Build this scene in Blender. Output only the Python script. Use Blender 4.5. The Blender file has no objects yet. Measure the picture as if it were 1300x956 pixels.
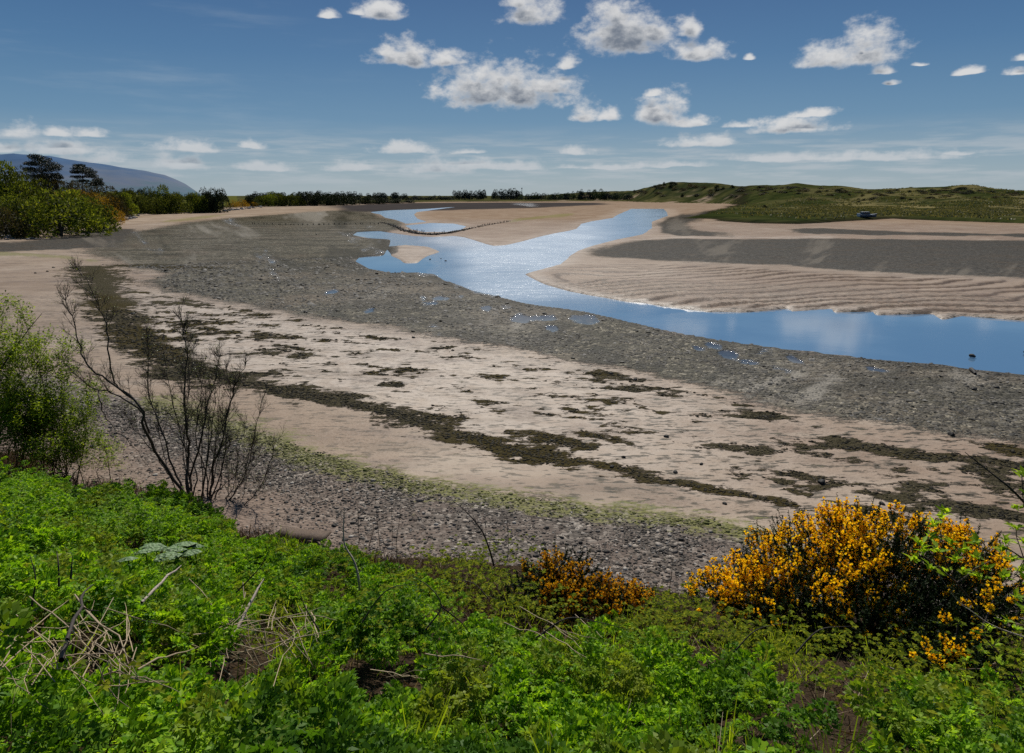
import bpy, math, random
import numpy as np
from mathutils import Vector

random.seed(7)
rng = np.random.default_rng(11)
scene = bpy.context.scene
COL = scene.collection

# ----------------------------------------------------------------------------
# camera model (used to turn measured photo points into places on the ground)
# ----------------------------------------------------------------------------
F = 870.0
PITCH = math.radians(12.0)
CAMH = 6.5
CP, SP = math.cos(PITCH), math.sin(PITCH)


def ray(px, py):
    u = (px - 650.0) / F
    v = (433.0 - py) / F
    return np.array([u, CP + v * SP, -SP + v * CP])


def at(px, py, z=0.0):
    d = ray(px, py)
    t = (z - CAMH) / min(d[2], -1e-4)
    return (d[0] * t, d[1] * t)


def project(x, y, z):
    zz = z - CAMH
    f = y * CP - zz * SP
    up = y * SP + zz * CP
    f = np.maximum(f, 1e-3)
    return 650 + F * x / f, 433 - F * up / f


# ----------------------------------------------------------------------------
# numpy noise
# ----------------------------------------------------------------------------
def _hash(ix, iy, seed):
    h = (ix.astype(np.int64) * 374761393 + iy.astype(np.int64) * 668265263 + seed * 1442695041) & 0xFFFFFFFF
    h = ((h ^ (h >> 13)) * 1274126177) & 0xFFFFFFFF
    h = ((h ^ (h >> 16)) * 2246822519) & 0xFFFFFFFF
    return ((h ^ (h >> 15)) & 0xFFFFFF) / float(0xFFFFFF)


def vnoise(x, y, seed=0):
    x = np.asarray(x, float); y = np.asarray(y, float)
    ix = np.floor(x); iy = np.floor(y)
    fx = x - ix; fy = y - iy
    fx = fx * fx * fx * (fx * (fx * 6 - 15) + 10); fy = fy * fy * fy * (fy * (fy * 6 - 15) + 10)
    a = _hash(ix, iy, seed); b = _hash(ix + 1, iy, seed)
    c = _hash(ix, iy + 1, seed); d = _hash(ix + 1, iy + 1, seed)
    return (a + (b - a) * fx) * (1 - fy) + (c + (d - c) * fx) * fy


def fbm(x, y, seed=0, octv=4, gain=0.5):
    s = 0.0; a = 1.0; t = 0.0
    for i in range(octv):
        s = s + a * (vnoise(x, y, seed + i * 17) - 0.5)
        t += a; a *= gain
        x = x * 2.03 + 13.7; y = y * 2.03 - 7.1
    return s / t * 2.0      # about -1..1


def sstep(a, b, x):
    t = np.clip((x - a) / (b - a), 0, 1)
    return t * t * (3 - 2 * t)


# ----------------------------------------------------------------------------
# polygon fields
# ----------------------------------------------------------------------------
def seg_dist(X, Y, pts, closed=True, attr=None):
    n = len(pts)
    best = np.full(X.shape, 1e18)
    outs = None if attr is None else [np.zeros(X.shape) for _ in attr[0]]
    for i in range(n if closed else n - 1):
        x0, y0 = pts[i]; x1, y1 = pts[(i + 1) % n]
        dx, dy = x1 - x0, y1 - y0
        L = dx * dx + dy * dy + 1e-18
        t = np.clip(((X - x0) * dx + (Y - y0) * dy) / L, 0, 1)
        d = (X - x0 - t * dx) ** 2 + (Y - y0 - t * dy) ** 2
        m = d < best
        best = np.where(m, d, best)
        if outs is not None:
            a0 = attr[i]; a1 = attr[(i + 1) % n]
            for k in range(len(outs)):
                outs[k] = np.where(m, a0[k] + (a1[k] - a0[k]) * t, outs[k])
    return (np.sqrt(best), outs)


def inside(X, Y, pts):
    c = np.zeros(np.shape(X), bool)
    n = len(pts)
    for i in range(n):
        x0, y0 = pts[i]; x1, y1 = pts[(i + 1) % n]
        if y0 == y1:
            continue
        cond = ((y0 > Y) != (y1 > Y)) & (X < (x1 - x0) * (Y - y0) / (y1 - y0) + x0)
        c ^= cond
    return c


CY0 = -6.0      # centre of the terrain fan


def to_lp(x, y):
    yy = y - CY0
    return np.arctan2(x, yy), 0.5 * np.log(x * x + yy * yy)


def lp_poly(pxpts):
    out = []
    n = len(pxpts)
    for i in range(n):          # subdivide so that straight photo edges stay put
        a = pxpts[i]; b = pxpts[(i + 1) % n]
        k = max(1, int(abs(b[0] - a[0]) / 60))
        for j in range(k):
            t = j / k
            x, y = at(a[0] + (b[0] - a[0]) * t, a[1] + (b[1] - a[1]) * t)
            th, lr = to_lp(np.array(x), np.array(y))
            out.append((float(th), float(lr)))
    return out


def sd(th, lr, pxpts):
    p = lp_poly(pxpts)
    d, _ = seg_dist(th, lr, p)
    return np.where(inside(th, lr, p), d, -d)


def sd_line(th, lr, pxpts):
    p = []
    for a in pxpts:
        x, y = at(*a)
        q = to_lp(np.array(x), np.array(y)); p.append((float(q[0]), float(q[1])))
    d, _ = seg_dist(th, lr, p, closed=False)
    return d


RIVER = [(1500, 492), (1305, 475), (1210, 464.5), (1100, 455), (1000, 444), (945, 437), (870, 424), (800, 409), (740, 395), (680, 386),
         (640, 378), (600, 368), (565, 356), (552, 348), (530, 346), (500, 346), (470, 341), (450, 331), (455, 326),
         (487, 323.5), (492, 314), (494, 304), (470, 302), (446, 298), (452, 294), (480, 293), (505, 296), (525, 299),
         (550, 300.5), (575, 299), (590, 301), (605, 304.6), (616, 309), (627, 311.5), (640, 310.7), (660, 306),
         (678, 302), (731, 290), (736, 284), (777, 276.5), (792, 269), (802, 265), (843, 265), (846, 274),
         (829, 281.5), (832, 289), (818, 297), (767, 307), (741, 314.5), (724, 324.7), (713.6, 335), (686, 342),
         (668, 347.5), (691, 360), (724, 369), (757, 375), (797, 382), (818, 383), (853, 389), (899, 394.5), (940, 395),
         (1001, 390), (1005, 394), (1055, 391), (1059, 395), (1109, 394), (1113, 398), (1186, 396.6), (1197, 403.5),
         (1222, 399), (1305, 406), (1500, 416)]
POOL = [(513, 286), (545, 282.5), (575, 283.5), (592, 287), (586, 291), (565, 294.5), (540, 294.5), (522, 291)]
UPSTREAM = [(471, 269), (500, 266.5), (540, 265), (576, 262.8), (548, 266.8), (532, 269), (526, 272), (530, 277), (545, 281.5),
            (515, 284), (505, 279), (490, 276), (484, 272)]
SPIT = [(490, 313), (515, 311), (545, 313), (560, 319), (545, 324), (530, 333), (513, 333), (497, 324)]
MUD = [(100, 322), (130, 300), (185, 291), (240, 283), (290, 277), (380, 271), (440, 266), (475, 268), (490, 276), (512, 284), (500, 292),
       (447, 297), (450, 302), (490, 305), (490, 322), (448, 330), (460, 341), (500, 346), (552, 348), (600, 368), (640, 378),
       (680, 386), (740, 395), (800, 409), (870, 424), (945, 437), (1000, 444), (1100, 455), (1210, 464.5), (1305, 475), (1500, 492),
       (1500, 600), (1305, 562), (1200, 552), (1130, 541), (1000, 522), (900, 494), (860, 482), (760, 463), (700, 452), (620, 440),
       (540, 426), (470, 411), (430, 408), (300, 386), (215, 372), (190, 358), (225, 347), (160, 341), (140, 330)]
RMUD = [(750, 318), (770, 312), (800, 306), (850, 303), (940, 304), (1060, 303), (1150, 304), (1305, 306), (1500, 310), (1500, 365), (1305, 353),
        (1200, 350), (1090, 345), (1000, 337), (930, 335), (850, 332), (790, 328), (755, 326)]
RGRAVEL = [(832, 284), (850, 278), (880, 272), (915, 266), (925, 267), (895, 275), (868, 284), (880, 291), (925, 296), (920, 301), (850, 299), (830, 296)]
RGRAVEL2 = [(1000, 291), (1060, 290), (1150, 294), (1305, 297), (1500, 300), (1500, 304), (1305, 301), (1100, 299), (1010, 296)]
LGRAV = [(-60, 312), (0, 309), (60, 303), (130, 292), (175, 291), (150, 314), (60, 319), (0, 321), (-60, 322)]
FARMUD = [(415, 262), (520, 257.8), (640, 257.2), (760, 257.5), (775, 259.5), (720, 262), (680, 264), (600, 266), (540, 268), (480, 269), (440, 268.5)]
SHINGLE = [(-150, 470), (60, 478), (120, 498), (200, 512), (260, 524), (300, 538), (350, 556), (400, 577), (450, 595), (520, 612), (600, 626),
           (680, 641), (750, 651), (830, 660), (900, 668), (1000, 700), (1150, 740), (1500, 800), (1500, 980), (-400, 980), (-400, 560)]
ALGLINE = [(200, 512), (260, 534), (300, 549), (350, 566), (400, 588), (450, 606), (520, 622), (600, 634), (680, 648), (750, 657), (830, 664), (900, 672), (980, 693)]
WEEDLINE = [(112, 340), (125, 365), (145, 395), (160, 420), (200, 450), (250, 470), (300, 485), (360, 496), (420, 508), (480, 523), (540, 540), (590, 556), (640, 573), (700, 584),
            (760, 594), (830, 610), (900, 626), (1000, 645)]
WEEDZONE = [(130, 345), (170, 365), (260, 380), (420, 410), (560, 432), (700, 455), (860, 485), (1000, 525), (1130, 545), (1305, 566), (1500, 600),
            (1500, 760), (1305, 690), (1150, 690), (1000, 668), (880, 640), (760, 600), (640, 578), (540, 545), (420, 512), (300, 488), (200, 455), (160, 425)]
MARSH = [(872, 277), (900, 270), (925, 264), (945, 257), (1305, 260), (1600, 262), (1600, 288), (1305, 284), (1180, 280), (1130, 277), (1100, 279), (1010, 284.5), (960, 283.5), (925, 281.5), (900, 278)]
RIPPLE = [(672, 348), (700, 338), (800, 334), (930, 338), (1090, 348), (1305, 356), (1500, 366), (1500, 418), (1305, 407), (1190, 402), (1000, 394), (900, 396), (850, 391), (760, 377), (700, 363)]
SANDGREEN = [(640, 278), (700, 272), (745, 269), (735, 274), (690, 279), (640, 284)]
ALGLEFT = [(-60, 318), (30, 319), (110, 324), (150, 331), (120, 336), (60, 330), (0, 327), (-60, 328)]
ALGLEFT2 = [(180, 281), (230, 277), (300, 270), (300, 273), (240, 281), (190, 285)]

# shore line of the land (photo point, height of the bank, width of its rise)
SHORE_PX = [((2300, 900), 4.9, 9), ((1500, 850), 4.9, 9), ((1300, 815), 4.8, 9), ((1150, 795), 4.7, 9), ((1000, 785), 4.7, 9), ((850, 765), 4.7, 9), ((700, 745), 4.7, 9),
            ((600, 725), 4.7, 9), ((430, 700), 4.7, 9), ((330, 682), 4.6, 9), ((285, 655), 4.5, 9), ((200, 628), 4.3, 9),
            ((100, 602), 4.0, 9), ((0, 577), 3.6, 9), ((-150, 540), 3.2, 9), ((-400, 470), 3, 10), ((-700, 400), 3.5, 14),
            ((-500, 340), 4.5, 18), ((-150, 312), 8.5, 20), ((0, 304), 9.6, 22), ((60, 298), 9.8, 22), ((120, 290), 9.4, 24),
            ((130, 284), 9.0, 26), ((150, 277.5), 9.0, 26), ((200, 272), 7.5, 32), ((283, 270), 6.0, 36), ((286, 264), 4.5, 36), ((330, 262.5), 3.0, 30),
            ((440, 261), 1.6, 16), ((500, 258.6), 1.4, 20), ((560, 256.8), 1.3, 30), ((700, 256.4), 1.3, 30), ((760, 256), 1.2, 30), ((800, 256.2), 1.0, 40),
            ((845, 257), 1.0, 40), ((905, 258.5), 1.0, 40), ((945, 257.5), 1.0, 40), ((1305, 260), 1.0, 40), ((2400, 262), 1.0, 40)]
SHORE = [at(*p[0]) for p in SHORE_PX] + [(9000, 420), (30000, 30000), (-30000, 30000), (-30000, -300), (60, -300)]
SHORE_AT = [(p[1], p[2]) for p in SHORE_PX] + [(1, 40), (1, 40), (3, 30), (4, 20), (4.9, 9)]

SKYLINE = [(640, 247), (690, 246), (760, 244), (800, 243.5), (825, 237.5), (845, 233), (870, 233.5), (890, 233.5), (905, 235), (930, 237.5), (985, 236.5), (1003, 235), (1025, 237.5),
           (1060, 238), (1090, 241.5), (1150, 240.5), (1190, 239.5), (1205, 237), (1225, 237.5), (1250, 242), (1280, 244), (1320, 245.5), (1500, 245), (2400, 245)]


def dune_height(x, y):
    th = np.arctan2(x, y); r = np.hypot(x, y)
    ths = [math.atan2(p[0] - 650, F) for p in SKYLINE]
    el = [math.atan((247.6 - p[1]) / F * math.cos(math.atan2(p[0] - 650, F))) for p in SKYLINE]
    px = 650 + F * np.tan(np.clip(th, -1.2, 1.2))
    R = np.interp(px, [640, 780, 830, 880, 930, 1000, 1100, 1300, 1800], [1300, 1050, 760, 740, 640, 600, 560, 540, 520])
    r0 = np.interp(px, [640, 780, 815, 850, 905, 950, 1000, 1100, 1300, 1800], [900, 800, 650, 620, 560, 470, 420, 390, 375, 360])
    H = np.maximum(R * np.tan(np.interp(th, ths, el)) + CAMH, 0) * sstep(600, 760, px)
    g = sstep(0, 1, (r - r0) / (R - r0))
    s = np.clip((r - r0) / (R - r0), 0, 3)
    # hummocky foreground ridges, rising to the skyline ridge
    n1 = fbm(x / 62, y / 90, 5, 4)
    n2 = fbm(x / 17, y / 26, 9, 4)
    ridge = 1 - np.abs(fbm(x / 48, y / 75, 21, 3)) * 1.6
    hum = np.clip(s * 3.0, 0, 1) * sstep(800, 950, px)
    h = H * g + hum * (1 - g * 0.85) * (2.6 * np.clip(ridge, 0, 1) + 1.6 * n1 - 0.4) + np.clip(s * 2, 0, 1) * (n2 * 1.1 * np.clip(H / 9, 0, 1))
    # fall away behind the skyline ridge
    back = sstep(0, 1.0, (r - R - 30) / 400)
    h = h * (1 - 0.75 * back)
    return np.maximum(h, 0) * sstep(-0.02, 0.15, s)


def terrain(x, y, full=False):
    x = np.asarray(x, float); y = np.asarray(y, float)
    th, lr = to_lp(x, y)
    r = np.exp(lr)
    wob = fbm(x / (0.035 * r + 0.4), y / (0.035 * r + 0.4), 3, 3) * 0.0045
    riv = np.maximum.reduce([sd(th, lr, RIVER), sd(th, lr, POOL), sd(th, lr, UPSTREAM)])
    riv = np.minimum(riv, -sd(th, lr, SPIT)) + wob
    mud = sd(th, lr, MUD)
    # soft rise away from the shore
    d, at_ = seg_dist(x, y, SHORE, attr=SHORE_AT)
    ins = inside(x, y, SHORE)
    land = np.where(ins, d, -d)
    lw = land + fbm(x / 3.0, y / 3.0, 31, 3) * np.clip(0.05 * r, 0.15, 4.0)
    hb, wb = at_
    prof = np.clip(lw / wb, 0, 1)
    pn = np.clip(lw / 9.6, 0, 1.15) ** 1.3
    prof = np.where(r < 40, pn, 0.55 * np.sin(prof * math.pi / 2) + 0.45 * prof * prof * (3 - 2 * prof))
    bank = hb * prof * (1 + 0.12 * fbm(x / 4.5, y / 4.5, 41, 3) * (r < 400))
    beach = 0.32 * np.exp(np.minimum(lw, 0) / 2.6) * (r < 60) + 0.32 * (lw > 0) * 0
    z = np.where(lw > 0, bank, 0) + np.where(lw > 0, 0.32 * (r < 60), beach)
    # dunes and marsh
    marsh = sd(th, lr, MARSH) + fbm(x / 12, y / 12, 51, 3) * 0.012
    z = z + 0.75 * sstep(0.0, 0.02, marsh) * (1 + 0.25 * fbm(x / 9, y / 9, 53, 3))
    z = z + dune_height(x, y)
    # gentle unevenness of the flats
    flat = np.exp(-np.abs(z) * 2)
    z = z + flat * (0.035 * fbm(x / 6, y / 6, 61, 3) + 0.02 * fbm(x / 1.1, y / 1.1, 67, 3) * (r < 80) + 0.03)
    # sand ripples on the far bank of the river
    rp = sd(th, lr, RIPPLE)
    m = sstep(-0.002, 0.03, rp)
    wx = x + 6.0 * fbm(x / 16, y / 16, 71, 3); wy = y + 6.0 * fbm(x / 15, y / 13, 73, 3)
    ph = wy / 2.05 - wx * 0.20
    saw = ph - np.floor(ph)
    rip = np.where(saw < 0.25, saw / 0.25, (1 - saw) / 0.75)
    amp = (0.15 + 0.08 * fbm(x / 11, y / 8, 75, 2)) * np.interp(rp, [0, 0.05, 0.16, 0.24], [0.6, 1.0, 0.55, 0.15])
    z = z + m * amp * (rip - 0.25)
    # pools on the mud (shallow dips that reach the water table)
    pool = mud_pool(x, y, th, lr, mud)
    z = np.where((pool > 0.0) & (riv < -0.004), z * (1 - 0.7 * sstep(0.0, 0.5, pool)), z)
    # river bed
    bed = sstep(-0.004, 0.012, riv)
    z = z * (1 - bed) - 0.45 * bed
    if not full:
        return z
    return z, dict(th=th, lr=lr, r=r, riv=riv, mud=mud, land=lw, marsh=marsh, ripple=rp, pool=pool, ph=ph, saw=np.where(saw < 0.22, 1.0 - saw / 0.22 * 0.2, np.where(saw > 0.86, (saw - 0.86) / 0.14, 0.0)) * sstep(0.0, 0.02, rp) * np.interp(rp, [0, 0.05, 0.16, 0.24], [0.6, 1.0, 0.75, 0.25]))


POOLS = [(560, 379, 24), (548, 385, 14), (693, 403, 18), (748, 408, 20), (660, 405, 10), (905, 440, 10), (925, 450, 12), (955, 462, 18), (1012, 458, 10), (985, 468, 14), (1115, 470, 14), (885, 443, 9), (420, 372, 10), (620, 392, 10), (700, 418, 10), (470, 394, 8)]


def mud_pool(x, y, th, lr, mud):
    best = np.full(np.shape(x), -1.0)
    n = fbm(x / 1.5, y / 1.5, 83, 4)
    r = np.exp(lr)
    n2 = fbm(x / (0.02 * r), y / (0.02 * r), 85, 4)
    for (px, py, w) in POOLS:
        if w == 0:
            continue
        cx, cy = at(px, py)
        L = math.hypot(cx, cy)
        wm = w * L / F
        dm = max(wm * 0.55, 5.5 * L * L / (F * CAMH))
        q = np.hypot((x - cx) / wm, (y - cy) / dm)
        best = np.maximum(best, 1 - q)
    best = best + 0.85 * n2 + 0.55 * n - 0.16
    return np.where(mud > 0.004, best, -1.0)


# ----------------------------------------------------------------------------
# mesh helpers
# ----------------------------------------------------------------------------
def mk_mesh(name, V, Fc, mats=None, smooth=False, attrs=None, mat_idx=None):
    V = np.ascontiguousarray(V, np.float32); Fc = np.ascontiguousarray(Fc, np.int32)
    me = bpy.data.meshes.new(name)
    me.vertices.add(len(V)); me.vertices.foreach_set('co', V.ravel())
    n, k = Fc.shape
    me.loops.add(n * k); me.loops.foreach_set('vertex_index', Fc.ravel())
    me.polygons.add(n)
    me.polygons.foreach_set('loop_start', np.arange(0, n * k, k, dtype=np.int32))
    if smooth:
        me.polygons.foreach_set('use_smooth', np.ones(n, bool))
    for m in (mats or []):
        me.materials.append(m)
    if mat_idx is not None:
        me.polygons.foreach_set('material_index', np.ascontiguousarray(mat_idx, np.int32))
    for k_, a in (attrs or {}).items():
        at_ = me.attributes.new(k_, 'FLOAT', 'POINT')
        at_.data.foreach_set('value', np.ascontiguousarray(a, np.float32))
    me.update(calc_edges=True)
    return me


def link(name, me, parent=None, loc=(0, 0, 0), rz=0.0, sc=(1, 1, 1)):
    o = bpy.data.objects.new(name, me)
    COL.objects.link(o)
    o.location = loc; o.rotation_euler = (0, 0, rz); o.scale = sc
    if parent is not None:
        o.parent = parent
    return o


def tag(o, label=None, cat=None, group=None, kind=None):
    if label: o['label'] = label
    if cat: o['category'] = cat
    if group: o['group'] = group
    if kind: o['kind'] = kind
    return o


def empty(name, loc, label, cat, group=None, rz=0.0, sc=(1, 1, 1)):
    o = link(name, None, None, loc, rz, sc)
    o.empty_display_size = 0.1
    return tag(o, label, cat, group)


def copy_tree(o, parent=None):
    c = o.copy(); COL.objects.link(c); c.parent = parent
    for ch in [k for k in o.children]:
        copy_tree(ch, c)
    return c


def rot_from_dir(D, roll):
    """matrices whose local Y is D and whose Z leans upwards, rolled about D"""
    D = D / np.linalg.norm(D, axis=1, keepdims=True)
    up = np.zeros_like(D); up[:, 2] = 1
    par = np.abs(D[:, 2]) > 0.97
    up[par] = (1, 0, 0)
    X = np.cross(D, up); X /= np.linalg.norm(X, axis=1, keepdims=True)
    Z = np.cross(X, D)
    c = np.cos(roll)[:, None]; s = np.sin(roll)[:, None]
    X2 = X * c + Z * s; Z2 = -X * s + Z * c
    return np.stack([X2, D, Z2], axis=2)


def stamp(tv, tf, P, R, S):
    """copy template (tv, tf) to places P with rotations R (n,3,3) and sizes S (n,) or (n,3)"""
    S = np.asarray(S, float)
    if S.ndim == 1:
        S = S[:, None].repeat(3, 1)
    n, k = len(P), len(tv)
    V = np.einsum('nij,nkj->nki', R, tv[None] * S[:, None, :]) + P[:, None, :]
    Fc = tf[None] + (np.arange(n) * k)[:, None, None]
    return V.reshape(-1, 3), Fc.reshape(-1, tf.shape[1])


def rand_dirs(n, zlo=-1.0, zhi=1.0):
    z = rng.uniform(zlo, zhi, n); a = rng.uniform(0, 2 * math.pi, n)
    s = np.sqrt(1 - z * z)
    return np.stack([s * np.cos(a), s * np.sin(a), z], 1)


class MB:
    """collects pieces that become ONE mesh (same face size)"""
    def __init__(self):
        self.v = []; self.f = []; self.n = 0; self.m = []

    def add(self, V, Fc, mi=0):
        if len(V) == 0:
            return self
        self.v.append(V); self.f.append(Fc + self.n); self.n += len(V); self.m.append(np.full(len(Fc), mi))
        return self

    def mesh(self, name, mats, smooth=False):
        return mk_mesh(name, np.concatenate(self.v), np.concatenate(self.f), mats, smooth, None, np.concatenate(self.m))


def tube(pts, rad, sides=5, cap=True):
    P = np.asarray(pts, float); n = len(P)
    rad = np.asarray(rad, float)
    T = np.gradient(P, axis=0)
    T /= np.linalg.norm(T, axis=1, keepdims=True) + 1e-12
    ref = np.array([0.31, 0.17, 0.94]) if abs(T[0] @ np.array([0.31, 0.17, 0.94])) < 0.9 else np.array([1.0, 0, 0])
    A = np.cross(T, ref); A /= np.linalg.norm(A, axis=1, keepdims=True) + 1e-12
    B = np.cross(T, A)
    ang = np.arange(sides) * 2 * math.pi / sides
    V = P[:, None] + rad[:, None, None] * (A[:, None] * np.cos(ang)[None, :, None] + B[:, None] * np.sin(ang)[None, :, None])
    V = V.reshape(-1, 3)
    i = np.arange(n - 1)[:, None] * sides; j = np.arange(sides)[None]
    j2 = (j + 1) % sides
    Fc = np.stack([i + j, i + j2, i + sides + j2, i + sides + j], -1).reshape(-1, 4)
    return V, Fc


def smooth_line(pts, k=4):
    P = np.asarray(pts, float)
    if len(P) < 3:
        t = np.linspace(0, 1, k + 1)[:, None]
        return P[0] * (1 - t) + P[-1] * t
    out = []
    Q = np.vstack([2 * P[0] - P[1], P, 2 * P[-1] - P[-2]])
    for i in range(1, len(Q) - 2):
        for t in np.arange(k) / k:
            a, b, c, d = Q[i - 1], Q[i], Q[i + 1], Q[i + 2]
            out.append(0.5 * (2 * b + (c - a) * t + (2 * a - 5 * b + 4 * c - d) * t * t + (3 * b - a - 3 * c + d) * t ** 3))
    out.append(P[-1])
    return np.array(out)


def icosphere(sub=1):
    t = (1 + 5 ** 0.5) / 2
    v = [(-1, t, 0), (1, t, 0), (-1, -t, 0), (1, -t, 0), (0, -1, t), (0, 1, t), (0, -1, -t), (0, 1, -t), (t, 0, -1), (t, 0, 1), (-t, 0, -1), (-t, 0, 1)]
    f = [(0, 11, 5), (0, 5, 1), (0, 1, 7), (0, 7, 10), (0, 10, 11), (1, 5, 9), (5, 11, 4), (11, 10, 2), (10, 7, 6), (7, 1, 8), (3, 9, 4), (3, 4, 2), (3, 2, 6), (3, 6, 8), (3, 8, 9),
         (4, 9, 5), (2, 4, 11), (6, 2, 10), (8, 6, 7), (9, 8, 1)]
    v = [np.array(p) / np.linalg.norm(p) for p in v]
    for _ in range(sub):
        mid = {}; nf = []
        def m(a, b):
            k = (min(a, b), max(a, b))
            if k not in mid:
                p = v[a] + v[b]; v.append(p / np.linalg.norm(p)); mid[k] = len(v) - 1
            return mid[k]
        for a, b, c in f:
            ab, bc, ca = m(a, b), m(b, c), m(c, a)
            nf += [(a, ab, ca), (b, bc, ab), (c, ca, bc), (ab, bc, ca)]
        f = nf
    return np.array(v), np.array(f)


# ----------------------------------------------------------------------------
# node helpers
# ----------------------------------------------------------------------------
class NT:
    def __init__(self, tree):
        self.t = tree; self.n = tree.nodes; self.l = tree.links

    def node(self, typ, **kw):
        nd = self.n.new(typ)
        for k, v in kw.items():
            setattr(nd, k, v)
        return nd

    def put(self, sock, v):
        if v is None:
            return
        if hasattr(v, 'is_output'):
            self.l.new(v, sock)
        else:
            if hasattr(sock.default_value, '__len__') and not hasattr(v, '__len__'):
                v = [v] * len(sock.default_value)
            if hasattr(v, '__len__') and len(v) == 3 and len(sock.default_value) == 4:
                v = tuple(v) + (1,)
            sock.default_value = v

    def math(self, op, a, b=None, c=None, clamp=False):
        nd = self.node('ShaderNodeMath', operation=op, use_clamp=clamp)
        for i, v in enumerate((a, b, c)):
            self.put(nd.inputs[i], v)
        return nd.outputs[0]

    def vmath(self, op, a, b=None):
        nd = self.node('ShaderNodeVectorMath', operation=op)
        self.put(nd.inputs[0], a)
        if b is not None:
            self.put(nd.inputs[1], b)
        return nd.outputs['Value'] if op in ('LENGTH', 'DOT_PRODUCT', 'DISTANCE') else nd.outputs[0]

    def attr(self, name):
        nd = self.node('ShaderNodeAttribute', attribute_name=name)
        return nd.outputs['Fac']

    def noise(self, vec, scale, detail=3, rough=0.55, color=False, dist=0.0):
        nd = self.node('ShaderNodeTexNoise')
        self.put(nd.inputs['Vector'], vec)
        nd.inputs['Scale'].default_value = scale
        nd.inputs['Detail'].default_value = detail
        nd.inputs['Roughness'].default_value = rough
        nd.inputs['Distortion'].default_value = dist
        return nd.outputs['Color' if color else 'Fac']

    def voro(self, vec, scale, feature='F1', out='Distance', rnd=1.0):
        nd = self.node('ShaderNodeTexVoronoi', feature=feature)
        self.put(nd.inputs['Vector'], vec)
        nd.inputs['Scale'].default_value = scale
        nd.inputs['Randomness'].default_value = rnd
        return nd.outputs[out]

    def step(self, x, a, b, lo=0.0, hi=1.0, smooth=True):
        nd = self.node('ShaderNodeMapRange', interpolation_type='SMOOTHSTEP' if smooth else 'LINEAR', clamp=True)
        self.put(nd.inputs[0], x)
        nd.inputs[1].default_value = a; nd.inputs[2].default_value = b
        nd.inputs[3].default_value = lo; nd.inputs[4].default_value = hi
        return nd.outputs[0]

    def mix(self, fac, a, b, mode='MIX'):
        nd = self.node('ShaderNodeMix', data_type='RGBA', blend_type=mode)
        self.put(nd.inputs[0], fac)
        self.put(nd.inputs[6], a); self.put(nd.inputs[7], b)
        return nd.outputs[2]

    def mixf(self, fac, a, b):
        nd = self.node('ShaderNodeMix', data_type='FLOAT')
        self.put(nd.inputs[0], fac)
        self.put(nd.inputs[2], a); self.put(nd.inputs[3], b)
        return nd.outputs[0]

    def ramp(self, fac, stops, interp='LINEAR'):
        nd = self.node('ShaderNodeValToRGB')
        cr = nd.color_ramp; cr.interpolation = interp
        while len(cr.elements) < len(stops):
            cr.elements.new(0.5)
        for e, (p, c) in zip(cr.elements, stops):
            e.position = p
            e.color = tuple(c) + (1,) if len(c) == 3 else c
        self.put(nd.inputs[0], fac)
        return nd.outputs[0]

    def bump(self, h, dist=0.05, strength=1.0, normal=None):
        nd = self.node('ShaderNodeBump')
        self.put(nd.inputs['Height'], h)
        nd.inputs['Distance'].default_value = dist
        self.put(nd.inputs['Strength'], strength)
        if normal is not None:
            self.put(nd.inputs['Normal'], normal)
        return nd.outputs[0]


def new_mat(name):
    m = bpy.data.materials.new(name)
    m.use_nodes = True
    m.node_tree.nodes.clear()
    nt = NT(m.node_tree)
    out = nt.node('ShaderNodeOutputMaterial')
    return m, nt, out


def principled(nt, out, color, rough=0.7, normal=None, spec=0.5, **kw):
    b = nt.node('ShaderNodeBsdfPrincipled')
    nt.put(b.inputs['Base Color'], color)
    nt.put(b.inputs['Roughness'], rough)
    nt.put(b.inputs['Specular IOR Level'], spec)
    for k, v in kw.items():
        nt.put(b.inputs[k], v)
    if normal is not None:
        nt.put(b.inputs['Normal'], normal)
    if out is not None:
        nt.l.new(b.outputs[0], out.inputs[0])
    return b


def leaf_mat(name, dark, mid, light, trans=0.45, rough=0.45, spec=0.4, patch=None, patch_scale=0.8, patch2=None):
    m, nt, out = new_mat(name)
    g = nt.node('ShaderNodeNewGeometry')
    r = g.outputs['Random Per Island']
    c = nt.ramp(r, [(0.0, dark), (0.45, mid), (1.0, light)])
    oi = nt.node('ShaderNodeObjectInfo')
    if patch2 is not None:
        pn2 = nt.noise(g.outputs['Position'], patch_scale * 2.3, 2)
        c = nt.mix(nt.step(pn2, 0.50, 0.64, 0.0, 0.85), c, nt.mix(r, patch2, tuple(x * 0.45 for x in patch2)))
    if patch is not None:
        pn = nt.noise(g.outputs['Position'], patch_scale, 3)
        c = nt.mix(nt.step(pn, 0.48, 0.66), c, patch)
    hsv = nt.node('ShaderNodeHueSaturation')
    nt.put(hsv.inputs['Color'], c)
    nt.put(hsv.inputs['Value'], nt.math('MULTIPLY_ADD', oi.outputs['Random'], 0.4, 0.8))
    c = hsv.outputs[0]
    p = principled(nt, None, c, rough, spec=spec)
    tr = nt.node('ShaderNodeBsdfTranslucent')
    c2 = nt.mix(1.0, c, (1.15, 1.1, 0.5), 'MULTIPLY')
    nt.put(tr.inputs[0], c2)
    mx = nt.node('ShaderNodeMixShader')
    mx.inputs[0].default_value = trans
    nt.l.new(p.outputs[0], mx.inputs[1]); nt.l.new(tr.outputs[0], mx.inputs[2])
    nt.l.new(mx.outputs[0], out.inputs[0])
    return m


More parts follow.
